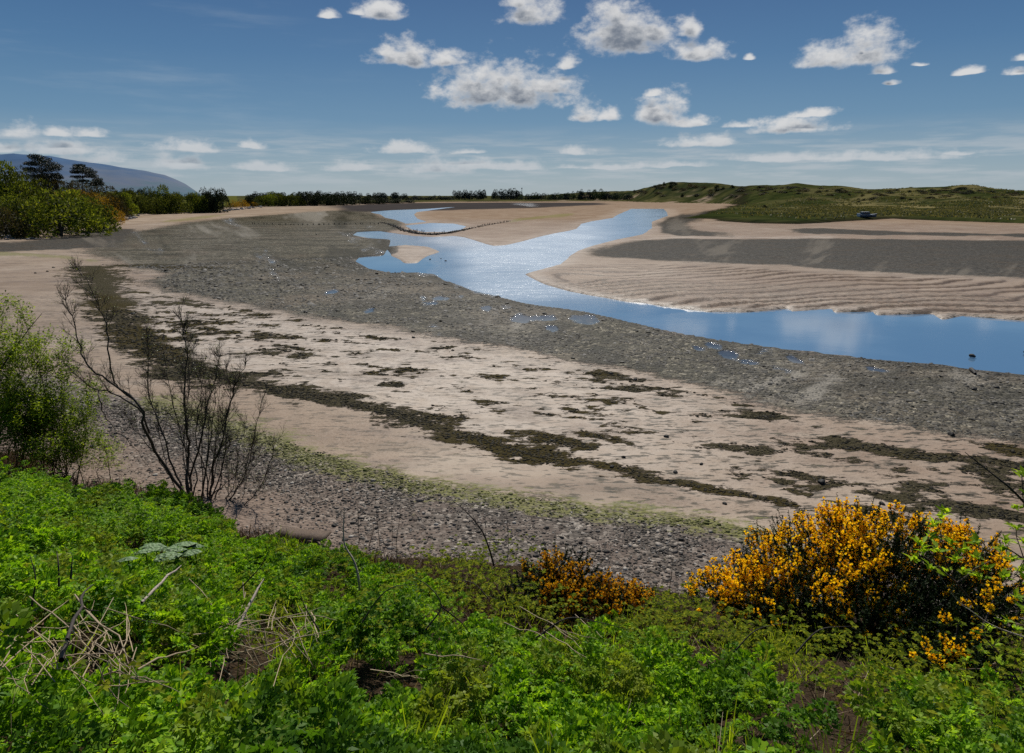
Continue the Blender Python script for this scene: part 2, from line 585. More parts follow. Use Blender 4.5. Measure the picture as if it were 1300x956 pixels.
def bark_mat(name, a, b, scale=30):
    m, nt, out = new_mat(name)
    g = nt.node('ShaderNodeTexCoord')
    n = nt.noise(g.outputs['Object'], scale, 4)
    c = nt.ramp(n, [(0.3, a), (0.7, b)])
    principled(nt, out, c, 0.75, nt.bump(n, 0.01, 0.6), spec=0.3)
    return m


# ----------------------------------------------------------------------------
# materials
# ----------------------------------------------------------------------------
M = {}
M['parsley'] = leaf_mat('parsley_leaf', (0.048, 0.120, 0.006), (0.165, 0.355, 0.011), (0.40, 0.60, 0.03), 0.52, 0.5, 0.14, (0.065, 0.155, 0.012), 0.7, (0.32, 0.38, 0.04))
M['nettle'] = leaf_mat('nettle_leaf', (0.038, 0.105, 0.006), (0.130, 0.285, 0.011), (0.33, 0.51, 0.025), 0.52, 0.55, 0.12, (0.05, 0.13, 0.02), 0.6, (0.24, 0.32, 0.05))
M['bramble'] = leaf_mat('bramble_leaf', (0.045, 0.075, 0.006), (0.135, 0.190, 0.012), (0.34, 0.36, 0.02), 0.5, 0.6, 0.03)
M['lime'] = leaf_mat('lime_leaf', (0.20, 0.34, 0.015), (0.34, 0.50, 0.025), (0.52, 0.66, 0.05), 0.58, 0.5, 0.12)
M['shrubleaf'] = leaf_mat('shrub_leaf', (0.08, 0.14, 0.008), (0.21, 0.31, 0.018), (0.42, 0.53, 0.03), 0.55, 0.55, 0.1)
M['gorse_spine'] = leaf_mat('gorse_spine', (0.006, 0.013, 0.004), (0.014, 0.027, 0.008), (0.034, 0.055, 0.016), 0.15, 0.6, 0.1)
M['gorse_flower'] = leaf_mat('gorse_flower', (0.78, 0.38, 0.010), (0.96, 0.62, 0.014), (1.0, 0.80, 0.03), 0.38, 0.6, 0.08)
M['gorse_dull'] = leaf_mat('gorse_dull_flower', (0.52, 0.22, 0.012), (0.78, 0.38, 0.015), (0.92, 0.58, 0.03), 0.38, 0.55, 0.1)
M['gorse_far'] = leaf_mat('gorse_far', (0.08, 0.055, 0.010), (0.30, 0.17, 0.014), (0.55, 0.32, 0.02), 0.3, 0.6, 0.05)
M['bush_green'] = leaf_mat('bush_green', (0.014, 0.024, 0.007), (0.055, 0.072, 0.016), (0.16, 0.17, 0.03), 0.38, 0.6, 0.05, (0.03, 0.04, 0.01), 0.35)
M['bush_bright'] = leaf_mat('bush_bright', (0.028, 0.045, 0.008), (0.105, 0.140, 0.018), (0.28, 0.30, 0.035), 0.44, 0.6, 0.05, (0.05, 0.065, 0.012), 0.35)
M['bush_olive'] = leaf_mat('bush_olive', (0.022, 0.020, 0.009), (0.056, 0.048, 0.020), (0.115, 0.092, 0.036), 0.25, 0.6, 0.08)
M['bush_dark'] = leaf_mat('bush_dark', (0.007, 0.012, 0.007), (0.016, 0.024, 0.011), (0.034, 0.043, 0.017), 0.2, 0.6, 0.06)
M['pine'] = leaf_mat('pine_needles', (0.006, 0.011, 0.008), (0.012, 0.021, 0.013), (0.024, 0.035, 0.018), 0.1, 0.55, 0.2)
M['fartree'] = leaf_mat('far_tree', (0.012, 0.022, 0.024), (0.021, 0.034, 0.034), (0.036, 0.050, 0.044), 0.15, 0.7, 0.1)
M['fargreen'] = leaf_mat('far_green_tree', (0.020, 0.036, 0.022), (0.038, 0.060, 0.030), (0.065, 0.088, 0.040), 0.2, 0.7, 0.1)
M['straw'] = leaf_mat('straw', (0.20, 0.14, 0.08), (0.36, 0.27, 0.16), (0.56, 0.45, 0.30), 0.15, 0.6, 0.3)
M['brown'] = leaf_mat('dead_stems', (0.035, 0.02, 0.012), (0.10, 0.055, 0.028), (0.22, 0.13, 0.065), 0.12, 0.7, 0.2)
M['marram'] = leaf_mat('marram', (0.055, 0.060, 0.022), (0.12, 0.115, 0.045), (0.22, 0.19, 0.085), 0.25, 0.6, 0.2)
M['bark'] = bark_mat('bark', (0.018, 0.014, 0.011), (0.055, 0.042, 0.032))
M['bark_pale'] = bark_mat('pale_wood', (0.22, 0.17, 0.13), (0.46, 0.39, 0.32), 60)
M['bark_brown'] = bark_mat('brown_bark', (0.045, 0.028, 0.018), (0.12, 0.08, 0.05), 40)
M['bud'] = leaf_mat('bud', (0.07, 0.10, 0.02), (0.13, 0.17, 0.03), (0.22, 0.25, 0.05), 0.4)
M['timber'] = bark_mat('weathered_timber', (0.012, 0.011, 0.010), (0.05, 0.045, 0.04), 20)


def stone_mat(name, stops, scale=8, rough=0.8, spec=0.12, algae=None):
    m, nt, out = new_mat(name)
    g = nt.node('ShaderNodeNewGeometry')
    tc = nt.node('ShaderNodeTexCoord')
    oi = nt.node('ShaderNodeObjectInfo')
    rr = nt.math('FRACT', nt.math('ADD', g.outputs['Random Per Island'], oi.outputs['Random']))
    c = nt.ramp(rr, stops)
    n = nt.noise(tc.outputs['Object'], scale, 5)
    c = nt.mix(nt.step(n, 0.3, 0.75, 0.0, 0.55), c, (0.06, 0.055, 0.05))
    if algae:
        gn_ = nt.noise(g.outputs['Position'], 3.5, 4, 0.65)
        al_ = nt.step(nt.math('MULTIPLY_ADD', nt.math('SUBTRACT', gn_, 0.5), 2.6, nt.attr(algae)), 0.45, 0.85)
        c = nt.mix(nt.math('MULTIPLY', al_, 0.8), c, nt.mix(n, (0.07, 0.085, 0.014), (0.19, 0.185, 0.045)))
    principled(nt, out, c, rough, nt.bump(n, 0.02, 0.5), spec=spec)
    return m


M['pebble'] = stone_mat('pebble', [(0.0, (0.034, 0.029, 0.024)), (0.35, (0.082, 0.071, 0.059)), (0.65, (0.140, 0.121, 0.101)), (0.84, (0.215, 0.175, 0.140)), (1.0, (0.46, 0.42, 0.36))], 20, 0.75, 0.12, 'alg')
M['boulder'] = stone_mat('boulder', [(0.0, (0.10, 0.095, 0.09)), (0.5, (0.20, 0.185, 0.17)), (1.0, (0.33, 0.30, 0.27))], 1.5)
M['wetstone'] = stone_mat('wet_stone', [(0.0, (0.012, 0.012, 0.010)), (1.0, (0.035, 0.032, 0.026))], 4, 0.6)

# ---- hogweed leaf
m, nt, out = new_mat('pale_leaf')
tc = nt.node('ShaderNodeTexCoord')
v = nt.voro(tc.outputs['Object'], 34)
c = nt.ramp(v, [(0.0, (0.17, 0.25, 0.11)), (0.6, (0.10, 0.165, 0.06)), (1.0, (0.035, 0.07, 0.02))])
principled(nt, out, c, 0.6, nt.bump(v, 0.02, 0.8), spec=0.3)
M['paleleaf'] = m


# ---- ground
def make_ground_mat():
    m, nt, out = new_mat('estuary_ground')
    g = nt.node('ShaderNodeNewGeometry')
    P = g.outputs['Position']
    A = nt.attr
    n_fine = nt.noise(P, 9.0, 4, 0.6)
    n_mid = nt.noise(P, 1.3, 3, 0.6)
    n_big = A('vbig')
    n_grain = nt.noise(P, 45.0, 2, 0.6)
    stretch = nt.vmath('MULTIPLY', P, (0.35, 1.0, 1.0))
    n_str = A('vstr')
    n_strf = nt.noise(stretch, 4.5, 4, 0.65)
    sz = nt.math('SUBTRACT', nt.math('MULTIPLY_ADD', n_strf, 0.6, nt.math('MULTIPLY', n_str, 0.4)), 0.5)
    fz = nt.math('SUBTRACT', n_fine, 0.5)
    mz = nt.math('SUBTRACT', n_mid, 0.5)


    def mask(name, amp=0.02, amp2=0.03, w=0.004, amp3=0.0):
        x = nt.math('MULTIPLY_ADD', fz, amp, A(name))
        x = nt.math('MULTIPLY_ADD', mz, amp2, x)
        x = nt.math('MULTIPLY_ADD', sz, amp3, x)
        return nt.step(x, -w, w)

    # --- sand
    sand = nt.ramp(n_big, [(0.25, (0.252, 0.180, 0.118)), (0.5, (0.340, 0.256, 0.178)), (0.75, (0.410, 0.328, 0.245))])
    sand = nt.mix(nt.step(n_str, 0.35, 0.75, 0.0, 0.40), sand, (0.20, 0.15, 0.115))
    sand = nt.mix(nt.math('MULTIPLY', nt.step(n_grain, 0.25, 0.75), 0.35), sand, (0.19, 0.15, 0.12))
    pale = A('pale')
    sand = nt.mix(nt.math('MULTIPLY', pale, nt.step(n_mid, 0.25, 0.75, 0.25, 0.90)), sand, (0.54, 0.47, 0.39))
    sand = nt.mix(nt.step(n_mid, 0.52, 0.72, 0.0, 0.35), sand, (0.15, 0.105, 0.075))
    sand = nt.mix(nt.math('MULTIPLY', nt.step(n_str, 0.56, 0.70), nt.step(n_fine, 0.35, 0.65, 0.25, 0.75)), sand, (0.165, 0.128, 0.100))
    sand = nt.mix(nt.math('MULTIPLY', A('brown'), nt.step(n_str, 0.25, 0.75, 0.35, 1.0)), sand, (0.220, 0.142, 0.090))
    blot = nt.noise(stretch, 0.55, 5, 0.68)
    sand = nt.mix(nt.step(blot, 0.50, 0.66, 0.0, 0.50), sand, (0.170, 0.128, 0.088))
    sand = nt.mix(nt.step(blot, 0.46, 0.32, 0.0, 0.45), sand, (0.42, 0.345, 0.26))
    # wrack specks
    speck = nt.math('MULTIPLY', nt.step(n_strf, 0.545, 0.625), A('speck'))
    sand = nt.mix(nt.math('MULTIPLY', speck, 0.85), sand, (0.05, 0.042, 0.026))
    dots = nt.step(nt.noise(stretch, 7.5, 2, 0.5), 0.575, 0.64)
    sand = nt.mix(nt.math('MULTIPLY', dots, nt.math('MULTIPLY_ADD', A('speck'), 0.7, 0.12)), sand, (0.045, 0.038, 0.024))
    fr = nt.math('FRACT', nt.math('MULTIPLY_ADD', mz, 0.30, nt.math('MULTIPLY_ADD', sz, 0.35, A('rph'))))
    ripple_shade = nt.math('MULTIPLY', nt.math('MULTIPLY', nt.step(fr, 0.0, 0.06), nt.step(fr, 0.26, 0.12)), A('rmask'))
    # dark wet tone painted on the steep ripple faces to fill out their shade
    sand = nt.mix(nt.math('MULTIPLY', ripple_shade, 0.85), sand, (0.085, 0.056, 0.034))
    sand_rough = nt.mixf(A('wetness'), 0.62, 0.30)

    # --- mussel / gravel mud
    vor = nt.voro(P, 11.0)
    vcol = nt.voro(P, 11.0, out='Color')
    sx = nt.node('ShaderNodeSeparateColor'); nt.put(sx.inputs[0], vcol)
    vor2 = nt.voro(P, 3.6)
    vcol2 = nt.voro(P, 3.6, out='Color')
    sx2 = nt.node('ShaderNodeSeparateColor'); nt.put(sx2.inputs[0], vcol2)
    tone = nt.math('MULTIPLY_ADD', sx2.outputs[0], 0.42, nt.math('MULTIPLY', sx.outputs[0], 0.58))
    mud = nt.ramp(tone, [(0.10, (0.010, 0.010, 0.007)), (0.40, (0.030, 0.028, 0.017)), (0.60, (0.066, 0.061, 0.040)), (0.76, (0.132, 0.123, 0.092)), (0.93, (0.35, 0.33, 0.275))])
    mud = nt.mix(nt.step(n_mid, 0.42, 0.72, 0.0, 0.60), mud, (0.032, 0.032, 0.020))
    mud = nt.mix(nt.step(n_str, 0.55, 0.80, 0.0, 0.5), mud, (0.125, 0.105, 0.085))
    mud = nt.mix(nt.step(n_big, 0.50, 0.72, 0.0, 0.35), mud, (0.115, 0.085, 0.062))
    mud = nt.mix(nt.math('MULTIPLY', A('sheen_tint'), nt.step(n_strf, 0.38, 0.66)), mud, (0.185, 0.178, 0.168))  # wet sheen painted into the mud as a paler tone

    blotm = nt.noise(stretch, 0.28, 6, 0.72)
    mud = nt.mix(nt.step(blotm, 0.38, 0.52, 0.62, 0.0), mud, (0.019, 0.018, 0.011))
    mud = nt.mix(nt.step(blotm, 0.54, 0.72, 0.0, 0.55), mud, (0.180, 0.158, 0.125))
    mud = nt.mix(1.0, mud, (1.07, 1.0, 0.88), 'MULTIPLY')
    stk = nt.math('MULTIPLY', A('streak'), A('sheen_tint'))
    mud = nt.mix(nt.step(stk, 0.10, 0.34, 0.0, 0.75), mud, (0.235, 0.212, 0.172))  # pale sheen streaks, also put into the colour
    mud = nt.mix(nt.step(A('streak'), -0.15, -0.45, 0.0, 0.6), mud, (0.018, 0.018, 0.011))
    mudmask = mask('mud', 0.05, 0.03, 0.012, 0.09)
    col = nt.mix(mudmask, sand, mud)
    rough = nt.mixf(mudmask, sand_rough, 0.68)
    # --- dark far mud
    fm = mask('farmud', 0.0, 0.004, 0.02, 0.03)
    col = nt.mix(fm, col, nt.mix(n_big, (0.028, 0.027, 0.028), (0.075, 0.062, 0.055)))
    rmm = mask('rmud', 0.01, 0.02, 0.012, 0.06)
    rcol = nt.mix(nt.step(n_strf, 0.3, 0.7), (0.022, 0.021, 0.017), (0.078, 0.070, 0.058))
    rcol = nt.mix(nt.step(tone, 0.55, 0.85, 0, 0.5), rcol, (0.14, 0.128, 0.11))
    rcol = nt.mix(nt.step(n_str, 0.45, 0.75, 0.0, 0.5), rcol, (0.085, 0.062, 0.040))
    rcol = nt.mix(nt.step(A('streak'), 0.12, 0.45, 0.0, 0.7), rcol, (0.145, 0.125, 0.098))
    col = nt.mix(rmm, col, rcol)
    rough = nt.mixf(rmm, rough, 0.75)
    # --- shingle bed
    sh = mask('shingle', 0.05, 0.04, 0.008, 0.05)
    shc = nt.ramp(sx.outputs[1], [(0.05, (0.034, 0.030, 0.025)), (0.45, (0.095, 0.082, 0.068)), (0.78, (0.165, 0.143, 0.118)), (0.96, (0.34, 0.30, 0.25))])
    shc = nt.mix(nt.step(n_mid, 0.35, 0.7, 0.0, 0.6), shc, (0.14, 0.105, 0.085))
    earth = nt.math('MULTIPLY', A('earth'), nt.step(n_mid, 0.25, 0.6, 0.55, 1.0))
    shc = nt.mix(earth, shc, nt.mix(n_fine, (0.15, 0.105, 0.078), (0.26, 0.195, 0.15)))
    col = nt.mix(sh, col, shc)
    rough = nt.mixf(sh, rough, 0.75)
    # --- green algae
    al = nt.math('MULTIPLY', nt.step(nt.math('MULTIPLY_ADD', nt.math('SUBTRACT', n_strf, 0.5), 2.2, nt.math('MULTIPLY_ADD', mz, 1.2, A('algae'))), 0.35, 0.75), nt.step(n_fine, 0.30, 0.60))
    col = nt.mix(nt.math('MULTIPLY', al, 0.78), col, nt.mix(n_fine, (0.10, 0.115, 0.022), (0.225, 0.215, 0.065)))
    # --- seaweed
    wd = nt.math('MULTIPLY_ADD', nt.math('SUBTRACT', n_strf, 0.5), 1.25, A('weed'))
    wd = nt.math('MULTIPLY_ADD', mz, 0.9, wd)
    wd = nt.math('MULTIPLY_ADD', fz, 0.55, wd)
    wm = nt.step(wd, 0.42, 0.60)
    wcol = nt.mix(n_fine, (0.016, 0.015, 0.008), (0.074, 0.064, 0.034))
    wcol = nt.mix(nt.step(n_grain, 0.52, 0.66, 0.0, 0.7), wcol, (0.155, 0.125, 0.09))
    wcol = nt.mix(nt.step(n_big, 0.48, 0.62, 0.0, 0.75), wcol, (0.050, 0.038, 0.011))
    col = nt.mix(wm, col, wcol)
    rough = nt.mixf(wm, rough, 0.85)
    # --- green saltmarsh, dunes, fields
    gn = A('vgn')
    gn2 = A('vgn2')
    grass = nt.ramp(gn, [(0.30, (0.020, 0.026, 0.009)), (0.5, (0.048, 0.050, 0.017)), (0.68, (0.098, 0.088, 0.034))])
    grass = nt.mix(nt.step(gn2, 0.5, 0.75, 0.0, 0.7), grass, (0.135, 0.112, 0.050))
    grass = nt.mix(nt.step(gn2, 0.44, 0.25, 0.0, 0.75), grass, (0.010, 0.014, 0.006))
    scrub = nt.math('MULTIPLY', A('scrub'), nt.step(A('vscr'), 0.40, 0.55))
    grass = nt.mix(scrub, grass, nt.mix(n_mid, (0.010, 0.016, 0.009), (0.028, 0.038, 0.016)))
    bare = nt.math('MULTIPLY', A('bare'), nt.step(A('vbare'), 0.54, 0.64))
    grass = nt.mix(bare, grass, (0.30, 0.22, 0.155))
    gm = mask('green', 0.0, 0.004, 0.004, 0.01)
    col = nt.mix(gm, col, grass)
    msh = mask('marsh', 0.0, 0.006, 0.004, 0.012)
    mcol = nt.mix(nt.step(gn2, 0.3, 0.7), (0.016, 0.024, 0.007), (0.044, 0.050, 0.015))
    mcol = nt.mix(nt.math('MULTIPLY', A('tan'), nt.step(gn, 0.42, 0.6)), mcol, (0.19, 0.155, 0.068))
    col = nt.mix(msh, col, mcol)
    # shade on the step at the marsh edge, painted as a dark strip
    col = nt.mix(nt.math('MULTIPLY', A('cliff_shade'), 0.75), col, (0.018, 0.016, 0.010))
    rough = nt.mixf(gm, rough, 0.85); rough = nt.mixf(msh, rough, 0.85)
    # --- near bank soil
    so = mask('soil', 0.05, 0.15, 0.05)
    scol = nt.mix(n_fine, (0.008, 0.006, 0.004), (0.050, 0.033, 0.020))
    scol = nt.mix(nt.step(n_grain, 0.5, 0.7, 0.0, 0.6), scol, (0.085, 0.062, 0.038))
    scol = nt.mix(A('greenbank'), scol, nt.mix(n_mid, (0.045, 0.060, 0.012), (0.125, 0.115, 0.030)))
    col = nt.mix(so, col, scol)
    rough = nt.mixf(so, rough, 0.9)
    col = nt.mix(nt.math('MULTIPLY', A('margin'), nt.step(n_fine, 0.25, 0.65, 0.45, 0.9)), col, (0.026, 0.024, 0.015))
    # --- wet film
    wx = nt.math('MULTIPLY_ADD', nt.math('SUBTRACT', n_strf, 0.5), 0.9, A('film'))
    wet = nt.step(wx, 0.42, 0.62)
    col = nt.mix(nt.math('MULTIPLY', wet, 0.55), col, (0.045, 0.042, 0.038))
    rough = nt.mixf(wet, rough, 0.16)
    # --- relief
    hm = nt.math('MULTIPLY', nt.math('SUBTRACT', 1.0, vor), nt.math('MAXIMUM', mudmask, sh))
    hm2 = nt.math('MULTIPLY', nt.math('SUBTRACT', 1.0, vor2), nt.math('MAXIMUM', mudmask, rmm))
    h = nt.math('MULTIPLY_ADD', hm2, 1.6, hm)
    h = nt.math('MULTIPLY_ADD', wm, nt.math('MULTIPLY_ADD', n_fine, 2.4, 0.8), h)
    h = nt.math('MULTIPLY_ADD', n_fine, 0.5, h)
    h = nt.math('MULTIPLY_ADD', n_strf, 0.9, h)
    h = nt.math('MULTIPLY', h, nt.math('MULTIPLY_ADD', wet, -1.0, 1.0))
    nrm = nt.bump(h, 0.045, 1.0)
    h2 = nt.math('MULTIPLY', gn2, nt.math('MAXIMUM', gm, msh))
    nrm = nt.bump(h2, 2.2, 0.8, nrm)
    principled(nt, out, col, rough, nrm, spec=nt.mixf(wet, nt.math('MULTIPLY', A('gloss'), nt.mixf(nt.math('MAXIMUM', nt.math('MAXIMUM', so, wm), nt.math('MAXIMUM', gm, msh)), nt.mixf(nt.math('MAXIMUM', mudmask, A('wetness')), 0.06, 0.11), 0.02)), 0.8))
    return m


M['ground'] = make_ground_mat()

# ---- water
m, nt, out = new_mat('river_water')
g = nt.node('ShaderNodeNewGeometry')
P = g.outputs['Position']
ch = nt.attr('choppy')
n1 = nt.noise(nt.vmath('MULTIPLY', P, (0.8, 1.2, 1)), 2.6, 3, 0.6)
n2 = nt.noise(nt.vmath('MULTIPLY', P, (0.7, 1.3, 1)), 0.55, 3, 0.55)
n3 = nt.noise(P, 9.0, 2, 0.6)
hgt = nt.math('ADD', nt.math('MULTIPLY', n1, 0.30), nt.math('ADD', nt.math('MULTIPLY', n2, 0.8), nt.math('MULTIPLY', n3, 0.16)))
nrm = nt.bump(hgt, 0.17, nt.math('MULTIPLY_ADD', ch, 0.90, 0.012))
body = nt.mix(nt.step(nt.noise(P, 0.12, 3), 0.35, 0.7), (0.085, 0.170, 0.280), (0.125, 0.220, 0.330))
body = nt.mix(nt.math('MULTIPLY', ch, nt.step(n2, 0.3, 0.7, 0.3, 1.0)), body, (0.19, 0.275, 0.36))
body = nt.mix(nt.attr('shallow'), body, (0.16, 0.20, 0.25))
principled(nt, out, body, nt.math('MULTIPLY_ADD', ch, 0.26, 0.07), nrm, spec=0.85, IOR=1.38)
M['water'] = m

# ---- hill, with blue aerial haze painted into its colour
m, nt, out = new_mat('hazed_moor')
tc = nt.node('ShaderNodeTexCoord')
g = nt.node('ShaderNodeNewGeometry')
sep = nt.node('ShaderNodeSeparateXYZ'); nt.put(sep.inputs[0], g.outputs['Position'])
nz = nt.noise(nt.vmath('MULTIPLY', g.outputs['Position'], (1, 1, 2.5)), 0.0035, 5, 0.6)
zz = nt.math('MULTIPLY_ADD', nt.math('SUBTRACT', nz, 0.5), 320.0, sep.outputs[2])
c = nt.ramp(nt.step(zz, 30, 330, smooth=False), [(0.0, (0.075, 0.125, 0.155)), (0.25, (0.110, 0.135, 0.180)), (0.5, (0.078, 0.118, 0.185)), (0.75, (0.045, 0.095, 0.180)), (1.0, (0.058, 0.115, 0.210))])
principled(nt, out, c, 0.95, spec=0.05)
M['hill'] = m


def plain(name, c, rough=0.6, spec=0.4, var=0.25):
    m, nt, out = new_mat(name)
    tc = nt.node('ShaderNodeTexCoord')
    n = nt.noise(tc.outputs['Object'], 6.0, 4)
    col = nt.mix(nt.step(n, 0.3, 0.75, 0, var), c, tuple(x * 0.4 for x in c))
    principled(nt, out, col, rough, spec=spec)
    return m


M['hull'] = plain('boat_hull_blue', (0.03, 0.06, 0.10))
M['boatwhite'] = plain('boat_white', (0.55, 0.57, 0.58))
M['glassdark'] = plain('boat_window', (0.02, 0.025, 0.03), 0.15)
M['housewhite'] = plain('house_white', (0.6, 0.6, 0.58))
M['slate'] = plain('slate', (0.08, 0.085, 0.095))
M['mast'] = plain('mast_grey', (0.06, 0.065, 0.07))

# ----------------------------------------------------------------------------
# terrain
# ----------------------------------------------------------------------------
NT_, NR = 820, 900
ths = np.radians(np.linspace(-52, 52, NT_))
rs = np.exp(np.linspace(math.log(4.5), math.log(9500), NR))
TH, RR = np.meshgrid(ths, rs)
GX = RR * np.sin(TH); GY = RR * np.cos(TH) + CY0
GZ, fld = terrain(GX, GY, True)
th, lr, r = fld['th'], fld['lr'], fld['r']
wobble = fbm(GX / (0.03 * r + 0.3), GY / (0.03 * r + 0.3), 101, 4)
mudA = fld['mud'] + wobble * 0.014
rmud = np.maximum.reduce([sd(th, lr, RMUD), sd(th, lr, RGRAVEL) + wobble * 0.02, sd(th, lr, RGRAVEL2) + wobble * 0.02 - 0.004, sd(th, lr, LGRAV) + wobble * 0.02]) + wobble * 0.012
farmud = sd(th, lr, FARMUD) + wobble * 0.01
shing = sd(th, lr, SHINGLE) + wobble * 0.012
wl = np.minimum(sd_line(th, lr, WEEDLINE), sd_line(th, lr, [(113, 342), (150, 337), (200, 338), (270, 341)]) * 1.6 + 0.008)
al = sd_line(th, lr, ALGLINE)
# seaweed patches: soft field about 0.5 at the edge
wz = sd(th, lr, WEEDZONE)
PXg, PYg = project(GX, GY, GZ)
pxx = GX + 0.35 * GY
patch = 0.72 * fbm(pxx / 2.4, (GY + 0.18 * GX) / 1.0, 111, 5, 0.62) + 0.5 * fbm(pxx / 0.8, (GY + 0.18 * GX) / 0.4, 113, 3, 0.6)
wband = np.interp(PXg, [90, 200, 320, 450, 560, 700, 830, 950], [0.022, 0.032, 0.028, 0.024, 0.028, 0.026, 0.018, 0.012])
cover = np.interp(PXg, [100, 250, 400, 520, 640, 800, 1000, 1150, 1300], [0.46, 0.40, 0.22, 0.17, 0.28, 0.22, 0.24, 0.31, 0.37])
weed = np.maximum(0.90 - wl / np.maximum(wband, 1e-3) * 0.44 + 0.58 * patch,
                  np.where(wz > 0, 0.5 + (patch - 0.40 + cover * 0.9) * 1.15, 0.0) * sstep(-0.005, 0.02, wz))
weed = np.clip(weed, 0, 1.2) * (np.abs(GY) < 200)
algae = np.maximum.reduce([1 - al / 0.050, sstep(0, 0.02, sd(th, lr, ALGLEFT) + wobble * 0.02) * 0.9, sstep(0, 0.02, sd(th, lr, ALGLEFT2) + wobble * 0.02) * 0.7,
                           sstep(0, 0.02, sd(th, lr, SANDGREEN) + wobble * 0.02) * 0.8])
algae = np.clip(algae, 0, 1) * (fld['riv'] < 0)
pale = sstep(-0.02, 0.05, wz) * (shing < 0) * np.interp(PXg, [0, 200, 500, 800, 1050, 1300], [0.9, 0.9, 1.0, 0.7, 0.45, 0.3])
pale = np.maximum(pale, sstep(0.03, 0.0, np.abs(fld['riv'])) * (r > 30) * 0.75)
pale = np.maximum(pale, sstep(0.0, 0.02, sd(th, lr, SPIT)) * 0.9)
speck = np.interp(PXg, [0, 560, 800, 1300], [0.5, 0.6, 1.0, 1.0]) * (r < 60)
film = np.clip(fld['pool'] * 0.75 + 0.46, 0, 0.85) * (mudA > 0)
sheen = fbm(GX / (0.075 * r), GY / (0.030 * r), 121, 5, 0.6) - 0.02
film = np.maximum(film, np.where(mudA > 0.003, np.clip(sheen * 1.35 + 0.04, 0, 1) * np.interp(r, [0, 28, 40, 60, 400], [0, 0.1, 0.85, 0.9, 0.8]), 0))
stripr = sd(th, lr, [(700, 313), (760, 303), (850, 300), (1060, 300), (1060, 303.5), (850, 304), (780, 309), (740, 322), (712, 338)])
film = np.maximum(film, sstep(-0.01, 0.02, stripr + wobble * 0.02) * 0.15)
pale = np.maximum(pale, sstep(-0.01, 0.02, stripr + wobble * 0.02))  # strip of wet sheen painted as paler sand
farw = sd(th, lr, [(560, 257.5), (720, 257), (735, 259.5), (690, 263), (640, 261), (560, 261)])
film = np.maximum(film, sstep(-0.01, 0.05, farw + wobble * 0.06) * np.clip(-0.10 + 0.9 * fbm(GX / (0.10 * r), GY / (0.02 * r), 161, 3), 0, 0.62))
film = np.clip(film, 0, 1)
sheen_tint = np.clip(0.55 + fbm(GX / (0.14 * r), GY / (0.05 * r), 131, 4) * 0.9, 0, 1) * np.interp(r, [0, 22, 32, 500], [0.15, 0.45, 0.85, 0.75])
duneh = dune_height(GX, GY)
landg = np.where(r > 60, fld['land'], -1.0)
green = np.where(r > 60, np.clip((fld['land'] - 2 - 0.01 * r) / r, -0.1, 0.1), -0.1)
green = np.maximum(green, np.where(duneh > 0.25, 0.05, -0.1))
px_ = PXg
scrub = np.where(duneh > 2.5, 0.9, 0) * np.interp(px_, [800, 830, 890, 940, 1000, 1300], [1, 1, 0.75, 0.85, 0.45, 0.35]) * np.interp(PYg, [230, 240, 247, 254, 260], [1, 1, 0.7, 0.35, 0.2])
bare = np.interp(px_, [640, 760, 800, 960, 1000], [0.4, 0.8, 1, 0.8, 0.12]) * np.interp(PYg, [236, 246, 252, 258], [0, 0.15, 1, 1]) * (r > 300) * (px_ > 700)
tan = np.interp(PYg, [250, 263, 268, 276, 280], [0.6, 1, 0.9, 0.15, 0]) * np.interp(px_, [900, 980, 1080, 1300], [0.2, 0.3, 0.8, 1])
cliff_shade = sstep(-0.012, 0.0, fld['marsh']) * sstep(0.02, 0.004, fld['marsh']) * np.interp(px_, [880, 930, 1140, 1200, 1300], [0.3, 1, 1, 0.25, 0.1])
soil = np.where(r < 120, fld['land'] - 0.55, np.where(px_ < 300, fld['land'] - 2.0, -1))
greenbank = np.where(r > 40, 1.0, 0.0)
earth = np.where(r < 40, sstep(-3.2, -0.3, fld['land']) * np.interp(px_, [0, 300, 450, 650], [1, 1, 0.6, 0.15]), 0)
brown = np.maximum(np.interp(r, [0, 60, 110, 400], [0, 0.05, 0.65, 0.7]) * (PXg > 470), sstep(0.0, 0.04, fld['ripple']) * 0.45)
brown = np.maximum(brown, np.interp(PXg, [500, 800, 1100, 1300], [0.1, 0.3, 0.65, 0.75]) * (wz > 0) * (r < 60))
brown = np.maximum(brown, np.exp(-((al - 0.06) / 0.05) ** 2) * 0.35)
wetness = np.interp(r, [0, 20, 40, 300], [0.15, 0.35, 0.6, 0.6])
V = np.stack([GX, GY, GZ], -1).reshape(-1, 3)
i = np.arange(NR - 1)[:, None] * NT_; j = np.arange(NT_ - 1)[None]
Fq = np.stack([i + j, i + j + 1, i + NT_ + j + 1, i + NT_ + j], -1).reshape(-1, 4)
